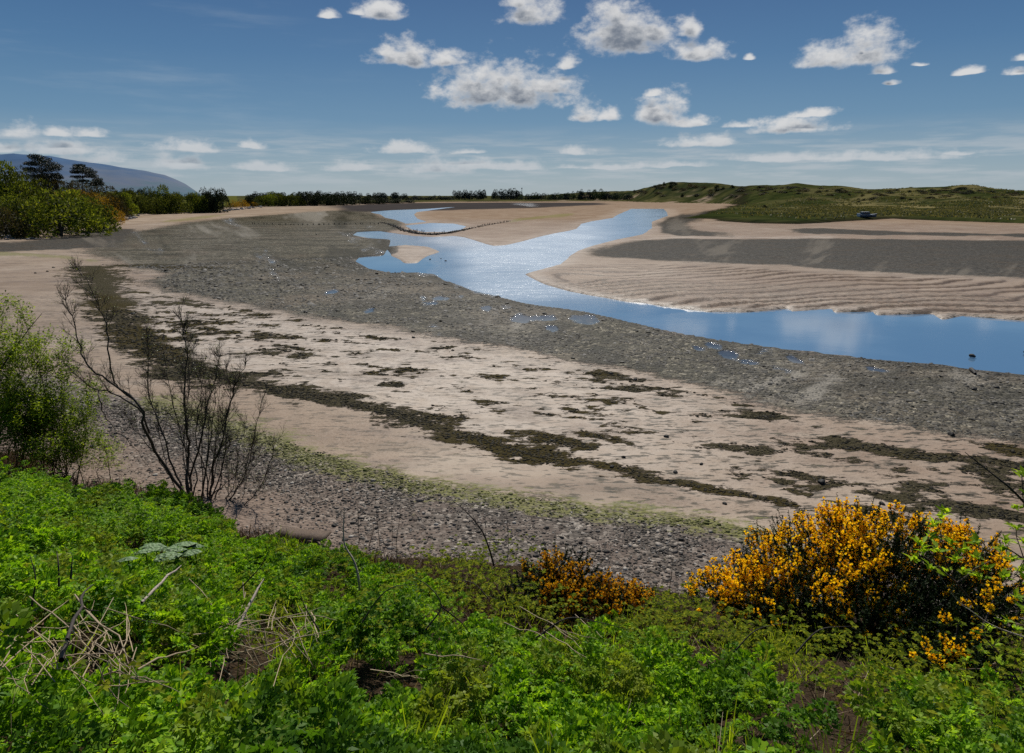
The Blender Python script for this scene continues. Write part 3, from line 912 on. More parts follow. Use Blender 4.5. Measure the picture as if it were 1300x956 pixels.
A_ = dict(mud=mudA, rmud=rmud, farmud=farmud, shingle=shing, weed=weed, algae=algae, pale=pale, speck=speck, film=film, sheen_tint=sheen_tint, green=green, marsh=fld['marsh'],
          scrub=scrub, bare=bare, tan=tan, cliff_shade=cliff_shade, soil=soil, greenbank=greenbank, earth=earth, wetness=wetness, brown=brown, margin=sstep(-0.030, -0.004, fld['riv']) * (mudA > -0.012) * (r < 140), gloss=np.interp(r, [0, 35, 80, 200], [1, 1, 0.35, 0.0]), streak=fbm(GX / (0.055 * r), GY / (0.020 * r), 221, 5, 0.62), saw=fld['saw'],
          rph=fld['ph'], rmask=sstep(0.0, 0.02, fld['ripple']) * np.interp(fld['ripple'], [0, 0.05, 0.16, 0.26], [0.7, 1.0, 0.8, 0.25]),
          vbig=0.5 + 0.36 * fbm(GX * 0.16, GY * 0.16, 201, 5), vgn=0.5 + 0.36 * fbm(GX * 0.055, GY * 0.055, 203, 6), vscr=0.5 + 0.36 * fbm(GX * 0.09, GY * 0.09, 205, 5),
          vbare=0.5 + 0.36 * fbm(GX * 0.05, GY * 0.05, 207, 5), vstr=0.5 + 0.36 * fbm(GX * 0.35, GY * 0.9, 209, 6, 0.6), vgn2=0.5 + 0.36 * fbm(GX * 0.10, GY * 0.3, 211, 5, 0.6))
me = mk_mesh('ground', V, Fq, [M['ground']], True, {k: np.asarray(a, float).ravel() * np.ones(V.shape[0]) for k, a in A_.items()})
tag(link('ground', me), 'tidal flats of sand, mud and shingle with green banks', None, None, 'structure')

# height lookup on the fan grid (fast, exact enough for planting)
LTH0, LTHD = ths[0], ths[1] - ths[0]
LR0, LRD = math.log(rs[0]), math.log(rs[1]) - math.log(rs[0])


def ground_z(x, y):
    x = np.asarray(x, float); y = np.asarray(y, float)
    t, l = to_lp(x, y)
    a = np.clip((t - LTH0) / LTHD, 0, NT_ - 1.001); b = np.clip((l - LR0) / LRD, 0, NR - 1.001)
    ia = a.astype(int); ib = b.astype(int); fa = a - ia; fb = b - ib
    return (GZ[ib, ia] * (1 - fa) + GZ[ib, ia + 1] * fa) * (1 - fb) + (GZ[ib + 1, ia] * (1 - fa) + GZ[ib + 1, ia + 1] * fa) * fb


def lookup(arr, x, y):
    t, l = to_lp(np.asarray(x, float), np.asarray(y, float))
    ia = np.clip(np.round((t - LTH0) / LTHD), 0, NT_ - 1).astype(int); ib = np.clip(np.round((l - LR0) / LRD), 0, NR - 1).astype(int)
    return arr[ib, ia]


def hit(px, py):
    d = ray(px, py)
    t = np.exp(np.linspace(math.log(2.5), math.log(9000), 5000))
    z = CAMH + d[2] * t
    g_ = ground_z(d[0] * t, d[1] * t)
    k = np.nonzero(z < g_)[0]
    k = k[0] if len(k) else len(t) - 1
    return d[0] * t[k], d[1] * t[k], float(g_[k])


# water sheet, follows the channel
keep = (GZ < 0.0) & (r < 1400)
kc = keep[:-1, :-1] | keep[1:, :-1] | keep[:-1, 1:] | keep[1:, 1:]
fsel = Fq.reshape(NR - 1, NT_ - 1, 4)[kc]
used, inv = np.unique(fsel.ravel(), return_inverse=True)
WV = V[used].copy()
WV[:, 2] = -0.075
chop = np.interp(PXg.ravel()[used], [450, 520, 560, 740, 800, 900, 1000], [0.12, 0.5, 1, 1, 0.5, 0.08, 0.0]) * np.interp(PYg.ravel()[used], [262, 300, 340, 385, 410], [0.6, 1.0, 1, 0.8, 0.12])
chop = chop * (1 - sstep(610, 530, PXg.ravel()[used]) * sstep(308, 326, PYg.ravel()[used]) * 0.97)
chop = np.clip(chop * 0.98 + 0.18 * fbm(WV[:, 0] / 6, WV[:, 1] / 6, 141, 3) * (chop > 0.06), 0, 1.0)
shal = np.interp(PYg.ravel()[used], [290, 300, 314, 326], [0, 1, 1, 0]) * np.interp(PXg.ravel()[used], [480, 500, 580, 640], [0.3, 1, 0.8, 0])
me = mk_mesh('river', WV, inv.reshape(-1, 4), [M['water']], True, dict(choppy=chop, shallow=shal))
tag(link('river', me), 'blue tidal river winding across the flats', None, None, 'structure')

# hills on the left horizon
hx = []
HN, HM = 160, 40
azs = np.radians(np.linspace(-75, -22.6, HN))
sk_px = [-1000, -400, -100, 0, 40, 80, 132, 196, 222, 244, 264]
sk_py = [225, 205, 199, 198, 197, 200, 208, 217, 223, 232, 246]
R0 = 6500.0
for k in range(HM):
    s = k / (HM - 1)
    rr_ = 4700 + s * 3600
    pxx = 650 + F * np.tan(azs)
    # gnomonic: correct for the slant of far-left directions
    top = np.interp(pxx, sk_px, sk_py)
    el_ = np.arctan((247.9 - top) / F * np.cos(azs))
    Hh = np.tan(el_) * R0
    prof = np.sin(np.clip(s / 0.5, 0, 1) * math.pi / 2) ** 1.3 if s < 0.5 else math.cos((s - 0.5) * 1.6)
    rrr = np.full(HN, rr_)
    z = Hh * prof * (1 + 0.05 * fbm(azs * 40, s * 6 + azs * 0, 151, 4) * (1 - abs(s - 0.5) * 2) * 0.8)
    gl = fbm(azs * 60, np.full(HN, s * 4), 157, 4) * 22 * prof * (1 - np.exp(-((s - 0.5) / 0.12) ** 2))
    z = np.maximum(z + gl * (Hh / 250.0), -3)
    hx.append(np.stack([rrr * np.sin(azs), rrr * np.cos(azs), z], -1))
HV = np.array(hx).reshape(-1, 3)
i = np.arange(HM - 1)[:, None] * HN; j = np.arange(HN - 1)[None]
HF = np.stack([i + j, i + j + 1, i + HN + j + 1, i + HN + j], -1).reshape(-1, 4)
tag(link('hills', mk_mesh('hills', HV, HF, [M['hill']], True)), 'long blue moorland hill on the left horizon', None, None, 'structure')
# ----------------------------------------------------------------------------
# templates
# ----------------------------------------------------------------------------
ICO0, ICO0F = icosphere(0)
ICO1, ICO1F = icosphere(1)
ICO2, ICO2F = icosphere(2)


def quad_leaf(w=0.5, fold=0.12, droop=0.15):
    """one pointed leaf, 2 quads folded on the midrib, along +Y, length 1"""
    V = np.array([[0, 0, 0], [w * 0.5, 0.42, fold], [0, 1.0, -droop], [-w * 0.5, 0.42, fold], [0, 0.45, 0.0]])
    Fc = np.array([[0, 1, 2, 4], [0, 4, 2, 3]])
    return V, Fc


trng = np.random.default_rng(3)


def parsley_leaf():
    """twice-cut fern-like leaf, along +Y, length 1"""
    V = []; Fc = []
    def leaflet(p, ang, L, z):
        c, s = math.cos(ang), math.sin(ang)
        n = len(V)
        tl = trng.normal(0, 0.45); tw = trng.normal(0, 0.45)
        for (a, b, h) in ((0, 0, 0), (0.30, 0.5, 0.10), (0, 1.0, -0.10), (-0.30, 0.5, 0.10)):
            V.append((p[0] + L * (a * c + b * s), p[1] + L * (-a * s + b * c), z + h * L + L * (tl * b + tw * a)))
        Fc.append((n, n + 1, n + 2, n + 3))
    for y, L in ((0.30, 0.46), (0.52, 0.38), (0.70, 0.28), (0.85, 0.18)):
        zc = -0.55 * (y - 0.35) ** 2
        for sgn in (-1, 1):
            a = sgn * 1.0
            dx, dy = math.sin(a), math.cos(a)
            for t, l in ((0.25, 0.20), (0.55, 0.21), (0.85, 0.22)):
                q = (dx * L * t, y + dy * L * t)
                z = zc - 0.25 * (L * t) ** 2
                leaflet(q, a + 0.9 * sgn, l * (1.1 - 0.3 * t), z)
                leaflet(q, a - 0.7 * sgn, l * (1.1 - 0.3 * t), z)
            leaflet((dx * L, y + dy * L), a, 0.17, zc - 0.25 * L * L)
    leaflet((0, 0.93), 0, 0.16, -0.2)
    return np.array(V), np.array(Fc)


PAR_V, PAR_F = parsley_leaf()
LEAF_V, LEAF_F = quad_leaf()
LEAFN_V, LEAFN_F = quad_leaf(0.42, 0.10, 0.22)
BLADE_V = np.array([[-0.5, 0, 0], [0.5, 0, 0], [0.22, 0.62, 0.10], [-0.22, 0.62, 0.10]]); BLADE_F = np.array([[0, 1, 2, 3]])

# ----------------------------------------------------------------------------
# shingle, mussels, weed: nobody could count these
# ----------------------------------------------------------------------------


def scatter_plan(n, x0, x1, y0, y1):
    return rng.uniform(x0, x1, n), rng.uniform(y0, y1, n)


x, y = scatter_plan(190000, -15, 11, 8.0, 21)
ok = (lookup(shing, x, y) > 0.002) & (lookup(fld['land'], x, y) < 0.6)
ea = lookup(earth, x, y)
ok &= rng.random(len(x)) < (1 - 0.72 * ea) * (0.45 + 0.55 * sstep(-0.3, 0.3, fbm(x / 1.3, y / 1.3, 301, 3)))
x, y = x[ok][:85000], y[ok][:85000]
s = np.clip(np.exp(rng.normal(-4.22, 0.48, len(x))), 0.007, 0.06)
s[rng.random(len(x)) < 0.012] *= 2.1
P = np.stack([x, y, ground_z(x, y) + s * 0.15], 1)
S = s[:, None] * rng.uniform([0.7, 0.7, 0.35], [1.35, 1.35, 0.75], (len(x), 3))
jit = ICO0 * (1 + rng.uniform(-0.16, 0.16, (12, 1)))
R = rot_from_dir(rand_dirs(len(x), -0.25, 0.25), rng.uniform(-0.4, 0.4, len(x)))
Vs, Fs = stamp(jit, ICO0F, P, R, S)
o = link('shingle', mk_mesh('shingle', Vs, Fs, [M['pebble']], False, dict(alg=np.repeat(lookup(algae, x, y), 12))))
tag(o, 'dark grey shingle pebbles along the top of the shore', None, None, 'stuff')

# mussel clumps and stones on the mud
n = 150000
t_ = rng.uniform(-0.78, 0.78, n); rr_ = np.exp(rng.uniform(math.log(14), math.log(75), n))
x = rr_ * np.sin(t_); y = rr_ * np.cos(t_)
ok = (lookup(mudA, x, y) > 0.003) & (lookup(fld['riv'], x, y) < -0.003) & (lookup(film, x, y) < 0.45)
ok &= rng.random(n) < 0.25 + 0.75 * sstep(-0.25, 0.3, fbm(x / 2.2, y / 2.2, 303, 3))
x, y = x[ok][:34000], y[ok][:34000]
r_ = np.hypot(x, y)
s = np.clip(np.exp(rng.normal(-3.5, 0.5, len(x))), 0.012, 0.11) * np.clip(r_ / 28, 0.8, 2.2)
P = np.stack([x, y, ground_z(x, y) + s * 0.10], 1)
S = s[:, None] * rng.uniform([0.8, 0.8, 0.35], [1.6, 1.6, 0.7], (len(x), 3))
R = rot_from_dir(rand_dirs(len(x), -0.2, 0.2), rng.uniform(-0.4, 0.4, len(x)))
OCT = np.array([[1, 0, 0], [-1, 0, 0], [0, 1, 0], [0, -1, 0], [0.1, 0.1, 1.0], [0, 0, -1]], float)
OCTF = np.array([[0, 2, 4], [2, 1, 4], [1, 3, 4], [3, 0, 4]])
Vs, Fs = stamp(OCT, OCTF, P, R, S)
M['mussel'] = stone_mat('mussel', [(0.0, (0.010, 0.010, 0.007)), (0.55, (0.030, 0.028, 0.020)), (0.85, (0.065, 0.060, 0.048)), (1.0, (0.22, 0.205, 0.18))], 12, 0.7, 0.15)
tag(link('gravel', mk_mesh('gravel', Vs, Fs, [M['mussel']])), 'dark mussel clumps and gravel strewn over the mudflat', None, None, 'stuff')

# bladder wrack lying in heaps along the tide lines
n = 160000
t_ = rng.uniform(-0.80, 0.72, n); rr_ = np.exp(rng.uniform(math.log(10), math.log(45), n))
x = rr_ * np.sin(t_); y = rr_ * np.cos(t_)
ok = lookup(weed, x, y) + rng.normal(0, 0.09, n) > 0.66
ok &= lookup(fld['land'], x, y) < 0
x, y = x[ok][:11000], y[ok][:11000]
s = rng.uniform(0.018, 0.060, len(x)) * np.clip(np.hypot(x, y) / 20, 0.7, 1.6)
P = np.stack([x, y, ground_z(x, y) + s * 0.05], 1)
S = s[:, None] * rng.uniform([0.8, 0.5, 0.22], [1.8, 1.0, 0.5], (len(x), 3))
R = rot_from_dir(rand_dirs(len(x), -0.15, 0.15), rng.uniform(-0.3, 0.3, len(x)))
Vs, Fs = stamp(jit, ICO0F, P, R, S)
M['wrack'] = stone_mat('wrack', [(0.0, (0.010, 0.009, 0.005)), (0.6, (0.030, 0.026, 0.013)), (1.0, (0.070, 0.055, 0.024))], 9, 0.8, 0.05)
tag(link('seaweed', mk_mesh('seaweed', Vs, Fs, [M['wrack']])), 'dark seaweed stranded in bands and patches on the sand', None, None, 'stuff')

# ----------------------------------------------------------------------------
# undergrowth of the near bank
# ----------------------------------------------------------------------------
LUSH = [(-400, 540), (0, 562), (50, 590), (100, 606), (150, 612), (200, 616), (250, 634), (286, 662), (300, 690), (340, 690), (400, 690), (440, 702), (500, 726), (560, 748), (620, 778), (680, 806),
        (740, 800), (800, 793), (860, 800), (930, 818), (1000, 842), (1060, 860), (1250, 872), (1340, 845), (2000, 860), (2000, 1400), (-400, 1400)]


MOUNDS = [(mx_, my_, ms_, mh_) for (hx0, hy0, ms_, mh_) in [(60, 625, 0.8, 0.30), (190, 650, 0.9, 0.40), (250, 690, 0.5, 0.2), (870, 850, 0.75, 0.40), (790, 850, 0.5, 0.25), (420, 735, 0.6, 0.25), (560, 800, 0.5, 0.2), (30, 700, 0.5, 0.2)] for (mx_, my_, _z) in [hit(hx0, hy0)]]


def canopy(x, y):
    """height of the plants' tops above the ground"""
    mound = 0.0
    for (mx, my, ms, mh) in MOUNDS:
        mound = mound + mh * np.exp(-((x - mx) ** 2 + (y - my) ** 2) / (2 * ms * ms))
    return mound + np.maximum(0.06 + 0.60 * sstep(-0.30, 0.40, fbm(x / 0.85, y / 0.85, 401, 3)) + 0.24 * fbm(x / 2.8, y / 2.8, 403, 2), 0.04)


def in_px(x, y, h, poly):
    px, py = project(x, y, ground_z(x, y) + h)
    return inside(px, py, poly), px, py


HOLES = [(90, 815, 175, 95), (350, 808, 115, 68), (20, 770, 60, 50), (560, 770, 60, 30), (760, 815, 40, 16), (490, 800, 75, 42), (620, 765, 90, 26), (200, 860, 90, 40), (660, 840, 50, 24), (880, 830, 40, 18), (130, 690, 30, 18), (430, 745, 36, 20), (540, 850, 50, 26), (240, 742, 22, 30), (470, 820, 50, 30), (690, 770, 60, 28), (1000, 840, 40, 20), (610, 800, 25, 20), (310, 720, 26, 16)]


def hole(px, py):
    b = np.zeros(np.shape(px))
    for (cx, cy, w, h) in HOLES:
        b = np.maximum(b, 1 - np.hypot((px - cx) / w, (py - cy) / h))
    return b


stems_mb = MB()
# cow parsley rosettes
x, y = scatter_plan(14500, -13, 11.5, 1.6, 12.5)
hc = canopy(x, y)
ok, px, py = in_px(x, y, hc, LUSH)
ho = hole(px, py)
ok &= (rng.random(len(x)) > np.clip(ho * 1.8, 0, 0.93)) & (lookup(fld['land'], x, y) > 0.05)
ok &= rng.random(len(x)) < np.interp(px, [-400, 900, 1000, 1080, 1700], [1, 1, 0.9, 0.85, 0.85])
x, y, hc = x[ok], y[ok], hc[ok]
gap = sstep(-0.35, 0.25, fbm(x / 0.75, y / 0.75, 407, 3))
ok = rng.random(len(x)) < 0.30 + 0.70 * gap
x, y, hc = x[ok], y[ok], hc[ok]
nl = 10
n = len(x)
X = np.repeat(x, nl); Y = np.repeat(y, nl); H = np.repeat(hc, nl) * rng.uniform(0.55, 1.0, n * nl)
D = rand_dirs(n * nl, -0.1, 0.85)
P = np.stack([X, Y, ground_z(X, Y) + H * 0.72], 1) + D * rng.uniform(0.02, 0.10, (n * nl, 1))
L = rng.uniform(0.075, 0.185, n * nl)
R = rot_from_dir(D, rng.uniform(-0.9, 0.9, n * nl))
Vs, Fs = stamp(PAR_V, PAR_F, P, R, L)
print('parsley quads', len(Fs))
tag(link('undergrowth', mk_mesh('undergrowth', Vs, Fs, [M['parsley']])), 'lush bright green cow parsley leaves carpeting the near bank', None, None, 'stuff')

# nettles, standing in drifts
x, y = scatter_plan(15000, -13, 9, 1.6, 12.5)
hc = canopy(x, y) * 1.12
ok, px, py = in_px(x, y, hc, LUSH)
drift = fbm(x / 1.2, y / 1.2, 405, 3) + np.interp(px, [0, 290, 420, 1100], [0.25, 0.15, -0.15, -0.2])
ok &= (drift > 0.0) & (rng.random(len(x)) > np.clip(hole(px, py) * 2.2, 0, 0.98)) & (lookup(fld['land'], x, y) > 0.05)
x, y, hc = x[ok], y[ok], hc[ok]
n = len(x)
lv = 7
k = np.tile(np.arange(lv * 2), n)
X = np.repeat(x, lv * 2); Y = np.repeat(y, lv * 2); H = np.repeat(hc, lv * 2)
lvl = (k // 2) / (lv - 1)
lean = np.repeat(rng.normal(0, 0.10, (n, 2)), lv * 2, 0)
ang = np.repeat(rng.uniform(0, 6.28, n), lv * 2) + (k // 2) * 1.57 + (k % 2) * math.pi
zz = H * (0.45 + 0.58 * lvl)
P = np.stack([X + lean[:, 0] * zz, Y + lean[:, 1] * zz, ground_z(X, Y) + zz], 1)
D = np.stack([np.cos(ang), np.sin(ang), 0.15 + 0.55 * lvl + rng.normal(0, 0.15, len(ang))], 1)
L = (0.064 - 0.032 * lvl) * rng.uniform(0.75, 1.25, len(ang)) * np.clip(np.hypot(X, Y) / 6.5, 0.55, 1.0)
Vs, Fs = stamp(LEAF_V, LEAF_F, P, rot_from_dir(D, rng.uniform(-0.4, 0.4, len(ang))), L)
print('nettle quads', len(Fs))
tag(link('nettle_undergrowth', mk_mesh('nettle_undergrowth', Vs, Fs, [M['nettle']])), 'drifts of dark green pointed nettle leaves among the cow parsley', None, None, 'stuff')

# bramble leaves over the hollows and around the gorse
x, y = scatter_plan(46000, -9, 9, 1.6, 11)
hc = canopy(x, y) * rng.uniform(0.3, 1.15, len(x))
ok, px, py = in_px(x, y, hc, LUSH)
BR = [(500, 800, 110, 60), (130, 700, 60, 34), (200, 850, 120, 60), (80, 790, 150, 110), (330, 770, 120, 70), (620, 720, 110, 70), (480, 760, 80, 50), (1000, 800, 110, 70), (1180, 880, 220, 100), (870, 770, 80, 50), (260, 715, 50, 30), (1270, 880, 100, 80), (560, 735, 160, 36), (450, 715, 60, 22), (840, 785, 90, 34), (950, 795, 80, 40), (680, 770, 110, 40), (1240, 800, 80, 70)]
b = np.zeros(len(x))
for (cx, cy, w, h) in BR:
    b = np.maximum(b, 1 - np.hypot((px - cx) / w, (py - cy) / h))
ok = (lookup(fld['land'], x, y) > 0.6) & (rng.random(len(x)) < np.clip(b * 1.1, 0, 0.8))
x, y, hc = x[ok], y[ok], hc[ok]
n = len(x)
X = np.repeat(x, 5); Y = np.repeat(y, 5); H = np.repeat(hc, 5)
k = np.tile(np.arange(5), n)
a0 = np.repeat(rng.uniform(0, 6.28, n), 5)
ang = a0 + np.array([0, 1.25, -1.25, 2.3, -2.3])[k]
P = np.stack([X, Y, ground_z(X, Y) + H], 1)
D = np.stack([np.cos(ang), np.sin(ang), np.repeat(rng.normal(0.05, 0.35, n), 5)], 1)
Vs, Fs = stamp(LEAF_V * np.array([1.35, 1, 1]), LEAF_F, P, rot_from_dir(D, rng.uniform(-0.5, 0.5, n * 5)), np.repeat(rng.uniform(0.022, 0.048, n) * np.clip(np.hypot(x, y) / 6.5, 0.6, 1.0), 5))
tag(link('bramble_undergrowth', mk_mesh('bramble_undergrowth', Vs, Fs, [M['bramble']])), 'dull green bramble leaves trailing over dead stalks', None, None, 'stuff')

# dead brown stems and thin dry grass along the crest
def blades(n, x0, x1, y0, y1, poly, h0, h1, w, dens=1.0, lean=0.35):
    x, y = scatter_plan(n, x0, x1, y0, y1)
    ok, px, py = in_px(x, y, 0.15, poly)
    ok &= (rng.random(n) < dens) & (lookup(fld['land'], x, y) > 0.25)
    x, y = x[ok], y[ok]
    n = len(x)
    D = np.stack([rng.normal(0, lean, n), rng.normal(0, lean, n), np.ones(n)], 1)
    P = np.stack([x, y, ground_z(x, y) - 0.02], 1)
    L = rng.uniform(h0, h1, n)
    S = np.stack([np.full(n, w) * rng.uniform(0.5, 1.3, n), L, L], 1)
    return stamp(BLADE_V, BLADE_F, P, rot_from_dir(D, rng.uniform(0, 6.28, n)), S)


DRYZ = [(-20, 555), (40, 560), (120, 585), (200, 606), (270, 622), (320, 650), (350, 672), (420, 690), (520, 712), (640, 740), (700, 760), (820, 770), (880, 775), (900, 800), (760, 800), (680, 800), (600, 775),
        (520, 735), (440, 705), (330, 705), (280, 670), (240, 640), (150, 622), (60, 605), (-20, 580), (-20, 540)]
mb = MB()
mb.add(*blades(90000, -13, 5, 6.5, 16, DRYZ, 0.12, 0.42, 0.012))
mb.add(*blades(30000, -9, 9, 1.5, 11, [(-100, 540), (1400, 740), (1400, 1100), (-100, 1100)], 0.12, 0.40, 0.010, 0.8, 1.8))
tag(link('dead_undergrowth', mb.mesh('dead_undergrowth', [M['brown']])), 'brown dead stems and dry grass along the crest of the bank', None, None, 'stuff')
mb = MB()
mb.add(*blades(9000, -13, 5, 6.0, 16, DRYZ, 0.15, 0.5, 0.007, 0.6, 0.3))
mb.add(*blades(2500, -9, 8, 2, 11, LUSH, 0.3, 0.62, 0.006, 0.6, 0.45))
mb.add(*blades(9000, -9, 9, 1.5, 11, [(-100, 540), (1400, 760), (1400, 1100), (-100, 1100)], 0.15, 0.5, 0.007, 0.7, 1.6))
tag(link('dry_grass', mb.mesh('dry_grass', [M['straw']])), 'thin straw coloured grass stems scattered through the bank', None, None, 'stuff')
mb = MB()
mb.add(*blades(5000, -9, 9, 2, 11, [(380, 690), (700, 740), (700, 866), (380, 866)], 0.18, 0.5, 0.012, 0.55, 0.4))
mb.add(*blades(4000, -9, 9, 1.5, 11, [(150, 820), (450, 840), (700, 860), (700, 1000), (150, 1000)], 0.18, 0.45, 0.014, 0.4, 0.5))
tx, ty = scatter_plan(230, -9, 9, 2, 11.5)
okt, px, py = in_px(tx, ty, 0.3, [(-100, 560), (290, 640), (440, 705), (700, 760), (1300, 800), (1300, 1000), (-100, 1000)])
tx, ty = tx[okt], ty[okt]
X = np.repeat(tx, 34) + rng.normal(0, 0.07, len(tx) * 34); Y = np.repeat(ty, 34) + rng.normal(0, 0.07, len(tx) * 34)
D = np.stack([rng.normal(0, 0.45, len(X)), rng.normal(0, 0.45, len(X)), np.ones(len(X))], 1)
L = rng.uniform(0.25, 0.75, len(X))
mb.add(*stamp(BLADE_V, BLADE_F, np.stack([X, Y, ground_z(X, Y) - 0.02], 1), rot_from_dir(D, rng.uniform(0, 6.28, len(X))), np.stack([np.full(len(X), 0.010), L, L], 1)))
tag(link('grass', mb.mesh('grass', [M['shrubleaf']])), 'long green grass blades between the leaves on the bank', None, None, 'stuff')


def hit_top(px, py, extra=0.06):
    d = ray(px, py)
    t = np.exp(np.linspace(math.log(2.0), math.log(60), 2500))
    X_, Y_ = d[0] * t, d[1] * t
    k = np.nonzero(CAMH + d[2] * t < ground_z(X_, Y_) + canopy(X_, Y_) + extra)[0]
    k = k[0] if len(k) else len(t) - 1
    return X_[k], Y_[k], CAMH + d[2] * t[k]


# ----------------------------------------------------------------------------
# woody things
# ----------------------------------------------------------------------------
def pt(px, py, depth_y):
    """point on the sight line through a photo point at forward distance depth_y"""
    d = ray(px, py); t = depth_y / d[1]
    return np.array([d[0] * t, depth_y, CAMH + d[2] * t])


def twigs(base, L, r0, n, up=0.6, spread=0.7, gen=2, out=None, tips=None, sides=3):
    """twigs breaking out of a polyline"""
    P = np.asarray(base); out = MB() if out is None else out
    for _ in range(n):
        s_ = rng.uniform(0.25, 1.0)
        i0 = min(int(s_ * (len(P) - 1)), len(P) - 2)
        p = P[i0]; tdir = P[i0 + 1] - P[i0]; tdir /= np.linalg.norm(tdir) + 1e-9
        d = tdir * 0.7 + rand_dirs(1)[0] * spread; d[2] += up * rng.uniform(0.3, 1.1)
        d /= np.linalg.norm(d)
        ln = L * rng.uniform(0.45, 1.1) * (1.15 - 0.45 * s_)
        pts = [p]
        dd = d.copy()
        for _k in range(4):
            dd = dd + rng.normal(0, 0.16, 3); dd[2] += 0.08; dd /= np.linalg.norm(dd)
            pts.append(pts[-1] + dd * ln / 4)
        pts = np.array(pts)
        out.add(*tube(pts, np.linspace(r0, r0 * 0.35, 5), sides))
        if tips is not None:
            tips.extend(list(pts[1:]))
        if gen > 1:
            twigs(pts, L * 0.55, r0 * 0.55, max(2, n // 4) if gen > 2 else 3, up, spread, gen - 1, out, tips, sides)
    return out


def leaves_at(tips, per, size, tmpl=(LEAF_V, LEAF_F), spread=0.03, zlo=-0.3, zhi=0.9):
    T = np.repeat(np.asarray(tips), per, 0)
    T = T + rng.normal(0, spread, T.shape)
    D = rand_dirs(len(T), zlo, zhi)
    return stamp(tmpl[0], tmpl[1], T, rot_from_dir(D, rng.uniform(-0.6, 0.6, len(T))), size * rng.uniform(0.6, 1.25, len(T)))


M['bark_willow'] = bark_mat('willow_bark', (0.026, 0.019, 0.013), (0.080, 0.058, 0.040))
# ---- the bare willow at the foot of the bank
WD = hit(245, 632)[1]
willow = empty('willow_shrub', (0, 0, 0), 'bare dark willow shrub with many thin stems beside the shingle', 'shrub')
WSTEMS = [
    ([(240, 632), (203, 583), (184, 543), (179, 516), (145, 488.6), (115, 468), (101.5, 441), (95, 411), (76, 370)], 0.050, -0.5, 9),
    ([(179, 516), (145.5, 485), (139, 451), (134, 411), (124, 386), (112, 360), (100, 340)], 0.030, -0.5, 9),
    ([(189.5, 549.5), (176, 519), (142, 499), (125, 495), (101.5, 482), (78, 458)], 0.032, -0.2, 8),
    ([(125, 495), (127, 509), (132, 526), (145.5, 546), (159, 556), (189.5, 593.5)], 0.024, -0.2, 2),
    ([(242, 634), (237, 604), (240, 576.6), (237, 543), (233.5, 502), (237, 458), (233.5, 427.7), (227, 390)], 0.052, 0.1, 11),
    ([(262, 642), (267, 627), (271, 593.5), (281, 563), (289, 522), (298, 492), (313, 458)], 0.050, 0.2, 10),
    ([(240, 632), (243.6, 597), (257, 549.5), (262, 519), (274, 478), (281, 444.6)], 0.040, 0.4, 10),
    ([(238, 632), (220, 593.5), (206, 549.5), (189.5, 505.5), (188, 461.5), (185, 410)], 0.036, 0.5, 10),
    ([(288, 664), (294, 651), (315, 637.5), (335, 610), (345, 580), (348.6, 549.5)], 0.024, -0.3, 8),
    ([(262, 642), (280, 620), (298, 604), (315, 577), (325, 556)], 0.022, 0.5, 8),
    ([(244, 634), (250, 600), (232, 560), (222, 520), (214, 480), (205, 440)], 0.026, 0.8, 9),
    ([(236, 628), (222, 610), (206, 592), (196, 572), (170, 545), (158, 520)], 0.030, 0.6, 7),
    ([(264, 640), (262, 600), (248, 560), (252, 520), (258, 480), (256, 450)], 0.022, 0.0, 8),
    ([(288, 664), (305, 640), (312, 610), (322, 585), (330, 540)], 0.016, 0.4, 6),
]
for k in range(16):
    bx = rng.uniform(222, 292); tx = bx + (bx - 250) * rng.uniform(0.5, 1.9) + rng.normal(0, 12); ty = rng.uniform(430, 540) + abs(tx - 230) * 0.35
    by = np.interp(bx, [222, 262, 292], [622, 640, 664])
    WSTEMS.append(([(bx, by), (bx * 0.65 + tx * 0.35 + rng.normal(0, 5), by * 0.65 + ty * 0.35), (bx * 0.3 + tx * 0.7 + rng.normal(0, 6), by * 0.3 + ty * 0.7), (tx, ty)], rng.uniform(0.014, 0.026), rng.uniform(-0.5, 0.9), 6))
tips = []
for k, (pl, r0, off, nt_) in enumerate(WSTEMS):
    nt_ = int(nt_ * 2.8)
    pts = [pt(p[0], p[1], WD + off * min(1, q / 3.0) + 0.12 * math.sin(q * 2.1 + k)) for q, p in enumerate(pl)]
    if pl[0][1] > 620:
        pts[0][2] = ground_z(pts[0][0], pts[0][1]) - 0.05
    P = smooth_line(pts, 4)
    P[1:-1] += rng.normal(0, 0.012, P[1:-1].shape)
    mb = MB()
    mb.add(*tube(P, np.linspace(r0 * 0.66, r0 * 0.12, len(P)), 6))
    twigs(P[len(P) // 5:], 0.52, r0 * 0.06 + 0.0036, nt_, 0.32, 0.68, 3 if nt_ > 5 else 2, mb, tips)
    link('stem', mb.mesh('willow_stem', [M['bark_willow']], True), willow)
tp = np.array(tips)
tp = tp[rng.random(len(tp)) < 0.08]
Vs, Fs = leaves_at(tp, 1, 0.030, spread=0.012, zlo=-0.2)
link('buds', mk_mesh('willow_buds', Vs, Fs, [M['bud']]), willow)

